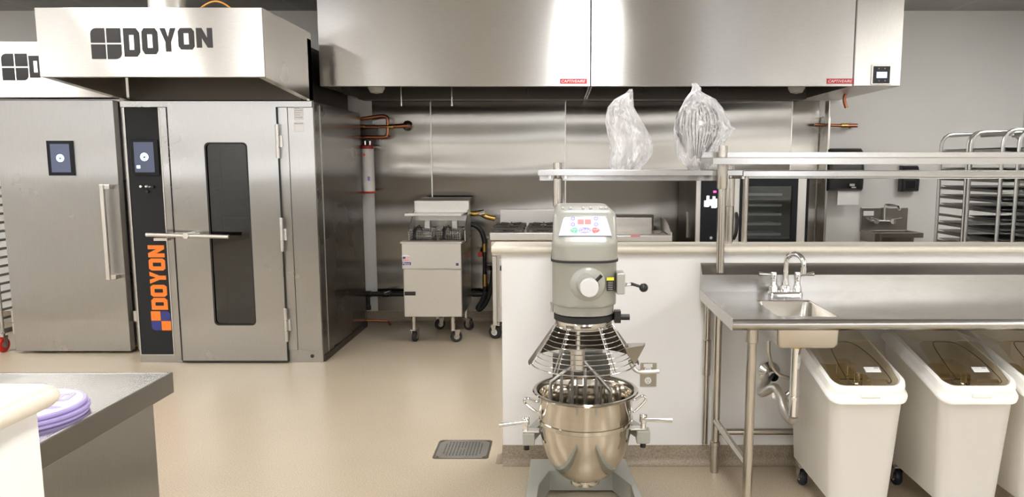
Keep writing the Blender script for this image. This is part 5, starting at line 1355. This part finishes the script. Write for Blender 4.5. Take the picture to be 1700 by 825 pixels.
# solid rear splash guard and front wire cage (truncated cones)
R0, R1 = .114, .212
gz0, gz1 = rz0 + .004, zz(600, GY)
def cone(a, s, k=1.0):
    r = R0 + (R1 * k - R0) * s; return Vector((hx + r * math.cos(a), GY + r * math.sin(a), gz0 + (gz1 - gz0) * s))
m = MB(); n = 40; vs = []; fs = []
A0, A1 = math.radians(-14), math.radians(194)
for i in range(n + 1):
    a = A0 + (A1 - A0) * i / n
    for s_ in (0, .33, .66, 1): vs.append(cone(a, s_, 1.06))
for i in range(n):
    for j in range(3): k = i * 4 + j; fs.append((k, k + 1, k + 5, k + 4))
m.add(vs, fs); o = m.build('splash_guard', 'steel_guard', gr, smooth=60); sm_ = o.modifiers.new('solid', 'SOLIDIFY'); sm_.thickness = .002
B0, B1 = math.radians(180), math.radians(360)
for k in range(10):
    s_ = .04 + .96 * k / 9
    MB().tube([cone(B0 + (B1 - B0) * i / 40, s_) + Vector((0, 0, 0)) for i in range(41)], .0018 if k < 9 else .0026, 7).build('cage_hoop', 'chrome', gr)
for a in (188, 194, 236, 239.5, 300.5, 304, 346, 352):
    MB().tube([cone(math.radians(a), s_) for s_ in (0.0, .5, 1.0)], .003, 7).build('cage_bar', 'chrome', gr)
# ingredient chute
Yc_ = 2.90
a0, a1_, a2, a3 = at(1042, 572, Yc_ - .02), at(1072, 572, Yc_ - .02), at(1053, 606, Yc_), at(1040, 600, Yc_)
m = MB()
th = Vector((.0, .0, .0))
fr = [at(1038, 578, Yc_ - .05), at(1071, 573.5, Yc_ - .03), at(1054, 605, Yc_ - .02), at(1042, 590, Yc_ - .04)]
bk = [at(1041, 570, Yc_ + .06), at(1071, 569.5, Yc_ + .05), at(1053, 603, Yc_ + .03), at(1040, 585, Yc_ + .05)]
m.add(fr + bk, [(1, 2, 6, 5), (2, 3, 7, 6), (0, 4, 7, 3), (4, 5, 6, 7), (0, 1, 2, 3)]); o = m.build('chute', 'steel_mid', gr, smooth=0); q = o.modifiers.new('solid', 'SOLIDIFY'); q.thickness = .002
p = smooth_path([at(u, v, 2.90) for u, v in ((1046, 598), (1049, 606), (1055, 614), (1063, 617.5), (1078, 617.5), (1094, 616.5))]); MB().tube(p, .0085, 12).build('guard_handle', 'steel_light', gr)
# shaft and wire beater
m = MB().cyl((hx - .02, YM - .02, rz0 - .01), (hx - .02, YM - .02, zz(578, YM)), .012, 16); m.cyl((hx - .022, YM - .02, zz(577, YM)), (hx - .022, YM - .02, zz(612, YM)), .030, 20); m.cyl((hx - .022, YM - .02, zz(575, YM)), (hx - .022, YM - .02, zz(580, YM)), .036, 20)
sh = m.build('beater_shaft', 'steel_light', t)
bt = MB(); yb_ = YM - .02; zl = .36
m = MB()
aL, aT, aR = at(915, 634, yb_), at(960, 603, yb_), at(1013, 648, yb_)
m.tube([at(950, 608, yb_), aL, Vector((aL.x - .004, yb_, aL.z - .02)), Vector((aL.x + .0, yb_, .40)), Vector((aL.x + .05, yb_, .30))], .0085, 10)
m.tube([at(970, 600, yb_), aR, Vector((aR.x, yb_, aR.z - .02)), Vector((aR.x, yb_, .40)), Vector((aR.x - .05, yb_, .30))], .0095, 10)
for u, v in ((932, 622), (950, 612), (971.5, 610), (990.5, 625)):
    a = at(u, v, yb_); m.tube([a, Vector((a.x, yb_, .30))], .0065, 8)
m.tube([Vector((aL.x + .05, yb_, .30)), Vector((aR.x - .05, yb_, .30))], .0085, 8)
m.build('beater', 'aluminium', t)
# bowl
RZ = zz(647, YM); bx_ = at(972, 650, YM).x; Rr = .2165
zband = zz(722, YM - .2); zbot = zz(793, YM)
zbot = .205
outer = [(Rr + .004, RZ - .004), (Rr + .008, RZ), (Rr + .004, RZ + .006), (Rr - .006, RZ + .004), (Rr - .012, RZ - .004)]
out_prof = [(Rr - .018, RZ - .012), (Rr - .020, zband + .04)]
R2 = Rr - .022
hem = [(R2 * math.cos(a) ** 0.82, zband - (zband - zbot) * math.sin(a)) for a in [PI/2 * k / 14 for k in range(14)]]
prof_out = [(Rr - .014, RZ - .008), (Rr - .018, RZ - .016), (Rr - .020, zband + .012)] + hem + [(.062, zbot + .004)]
prof_in = [(r - .004, z + .003) for r, z in prof_out]
m = MB(); c = (bx_, YM, 0)
m.lathe([(.058, zbot - .002)] + prof_out[::-1] + [(Rr - .006, RZ - .006), (Rr + .003, RZ - .004), (Rr + .006, RZ + .001), (Rr + .002, RZ + .006), (Rr - .008, RZ + .006), (Rr - .016, RZ - .002)] + prof_in[:-1] + [(.0, zbot + .008)], c, n=96)
bw = m.build('bowl', 'steel_bowl', t, smooth=50)
m = MB(); m.lathe([(R2 + .0, zband + .010), (R2 + .006, zband + .008), (R2 + .006, zband - .008), (R2 - .001, zband - .012)], c, n=96); m.build('bowl_band', 'steel_bowl', bw, smooth=60)
m = MB(); m.lathe([(.056, zbot + .02), (.060, zbot + .012), (.060, zbot - .014), (.054, zbot - .016), (.0, zbot - .014)], c, n=64); m.build('foot_ring', 'steel_bowl', bw)
for sg, us in ((-1, ((889, 666), (875, 661), (871, 668), (889, 683))), (1, ((1055, 663), (1067, 657), (1072, 664), (1055, 682)))):
    p = [at(u, v, YM) for u, v in us]; p = [p[0] - Vector((sg * .012, 0, 0))] + p + [p[-1] - Vector((sg * .008, 0, 0))]
    MB().tube(smooth_path(p, 4), .006, 10).build('bowl_handle', 'chrome', bw)
# yoke arms, clamps and levers
for sg, kb, bx4, lev, bk4 in ((-1, (866, 692, 880, 704), (868, 716, 888, 736), ((876, 700), (829, 706)), (869, 736, 879, 746)), (1, (1061, 687, 1075, 700), (1056, 712, 1078, 733), ((1066, 697), (1116, 698)), (1062, 733, 1073, 742))):
    Yy = YM + .0
    a, b = at(bx4[0], bx4[1], Yy), at(bx4[2], bx4[3], Yy)
    m = MB().box(a.x, b.x, Yy - .03, Yy + .03, b.z, a.z); 
    xi = (b.x if sg > 0 else a.x)
    xo = (a.x + b.x) / 2
    m.prism([(xo - .02, Yy, a.z), (xo + .02, Yy, a.z), (hx + sg * .15 + .02, 3.30, a.z), (hx + sg * .15 - .02, 3.30, a.z)], (0, 0, -.045))
    m.box(hx + sg * .15 - .022, hx + sg * .15 + .022, 3.28, 3.36, a.z - .045, a.z)
    yk_ = m.build('yoke_arm', 'grey_paint', t, smooth=0, bevel=.005)
    xk = (at(kb[0], kb[1], Yy).x + at(kb[2], kb[3], Yy).x) / 2; z1 = at(kb[0], kb[1], Yy).z; z0 = at(kb[2], kb[3], Yy).z
    MB().lathe([(0, z1), (.013, z1), (.016, z1 - .004), (.016, z0), (.011, z0 - .004), (.011, a.z + .008), (.015, a.z + .006), (.015, a.z)], (xk, Yy, 0), n=24).build('clamp_knob', 'chrome', yk_)
    m = MB().box(min(xk, hx + sg * .195) - .012, max(xk, hx + sg * .195) + .012, Yy - .02, Yy + .02, a.z, a.z + .008); m.build('clamp_plate', 'steel_light', yk_, smooth=0, bevel=.002)
    p0_, p1_ = at(*lev[0], Yy - .02), at(*lev[1], Yy - .04); MB().tube([p0_, p0_ + (p1_ - p0_) * .3, p1_], [.006, .0075, .0095], 12).build('clamp_lever', 'chrome', yk_)
    a, b = at(bk4[0], bk4[1], Yy), at(bk4[2], bk4[3], Yy); MB().cyl(((a.x+b.x)/2, Yy, a.z + .004), ((a.x+b.x)/2, Yy, b.z), .0125, 16).build('lower_knob', 'black_plastic', yk_)
m = MB().box(hx - .15, hx + .15, 3.30, 3.345, zz(716, YM) - .05, zz(716, YM) - .0); m.build('yoke_bar', 'grey_paint', t, smooth=0, bevel=.004)
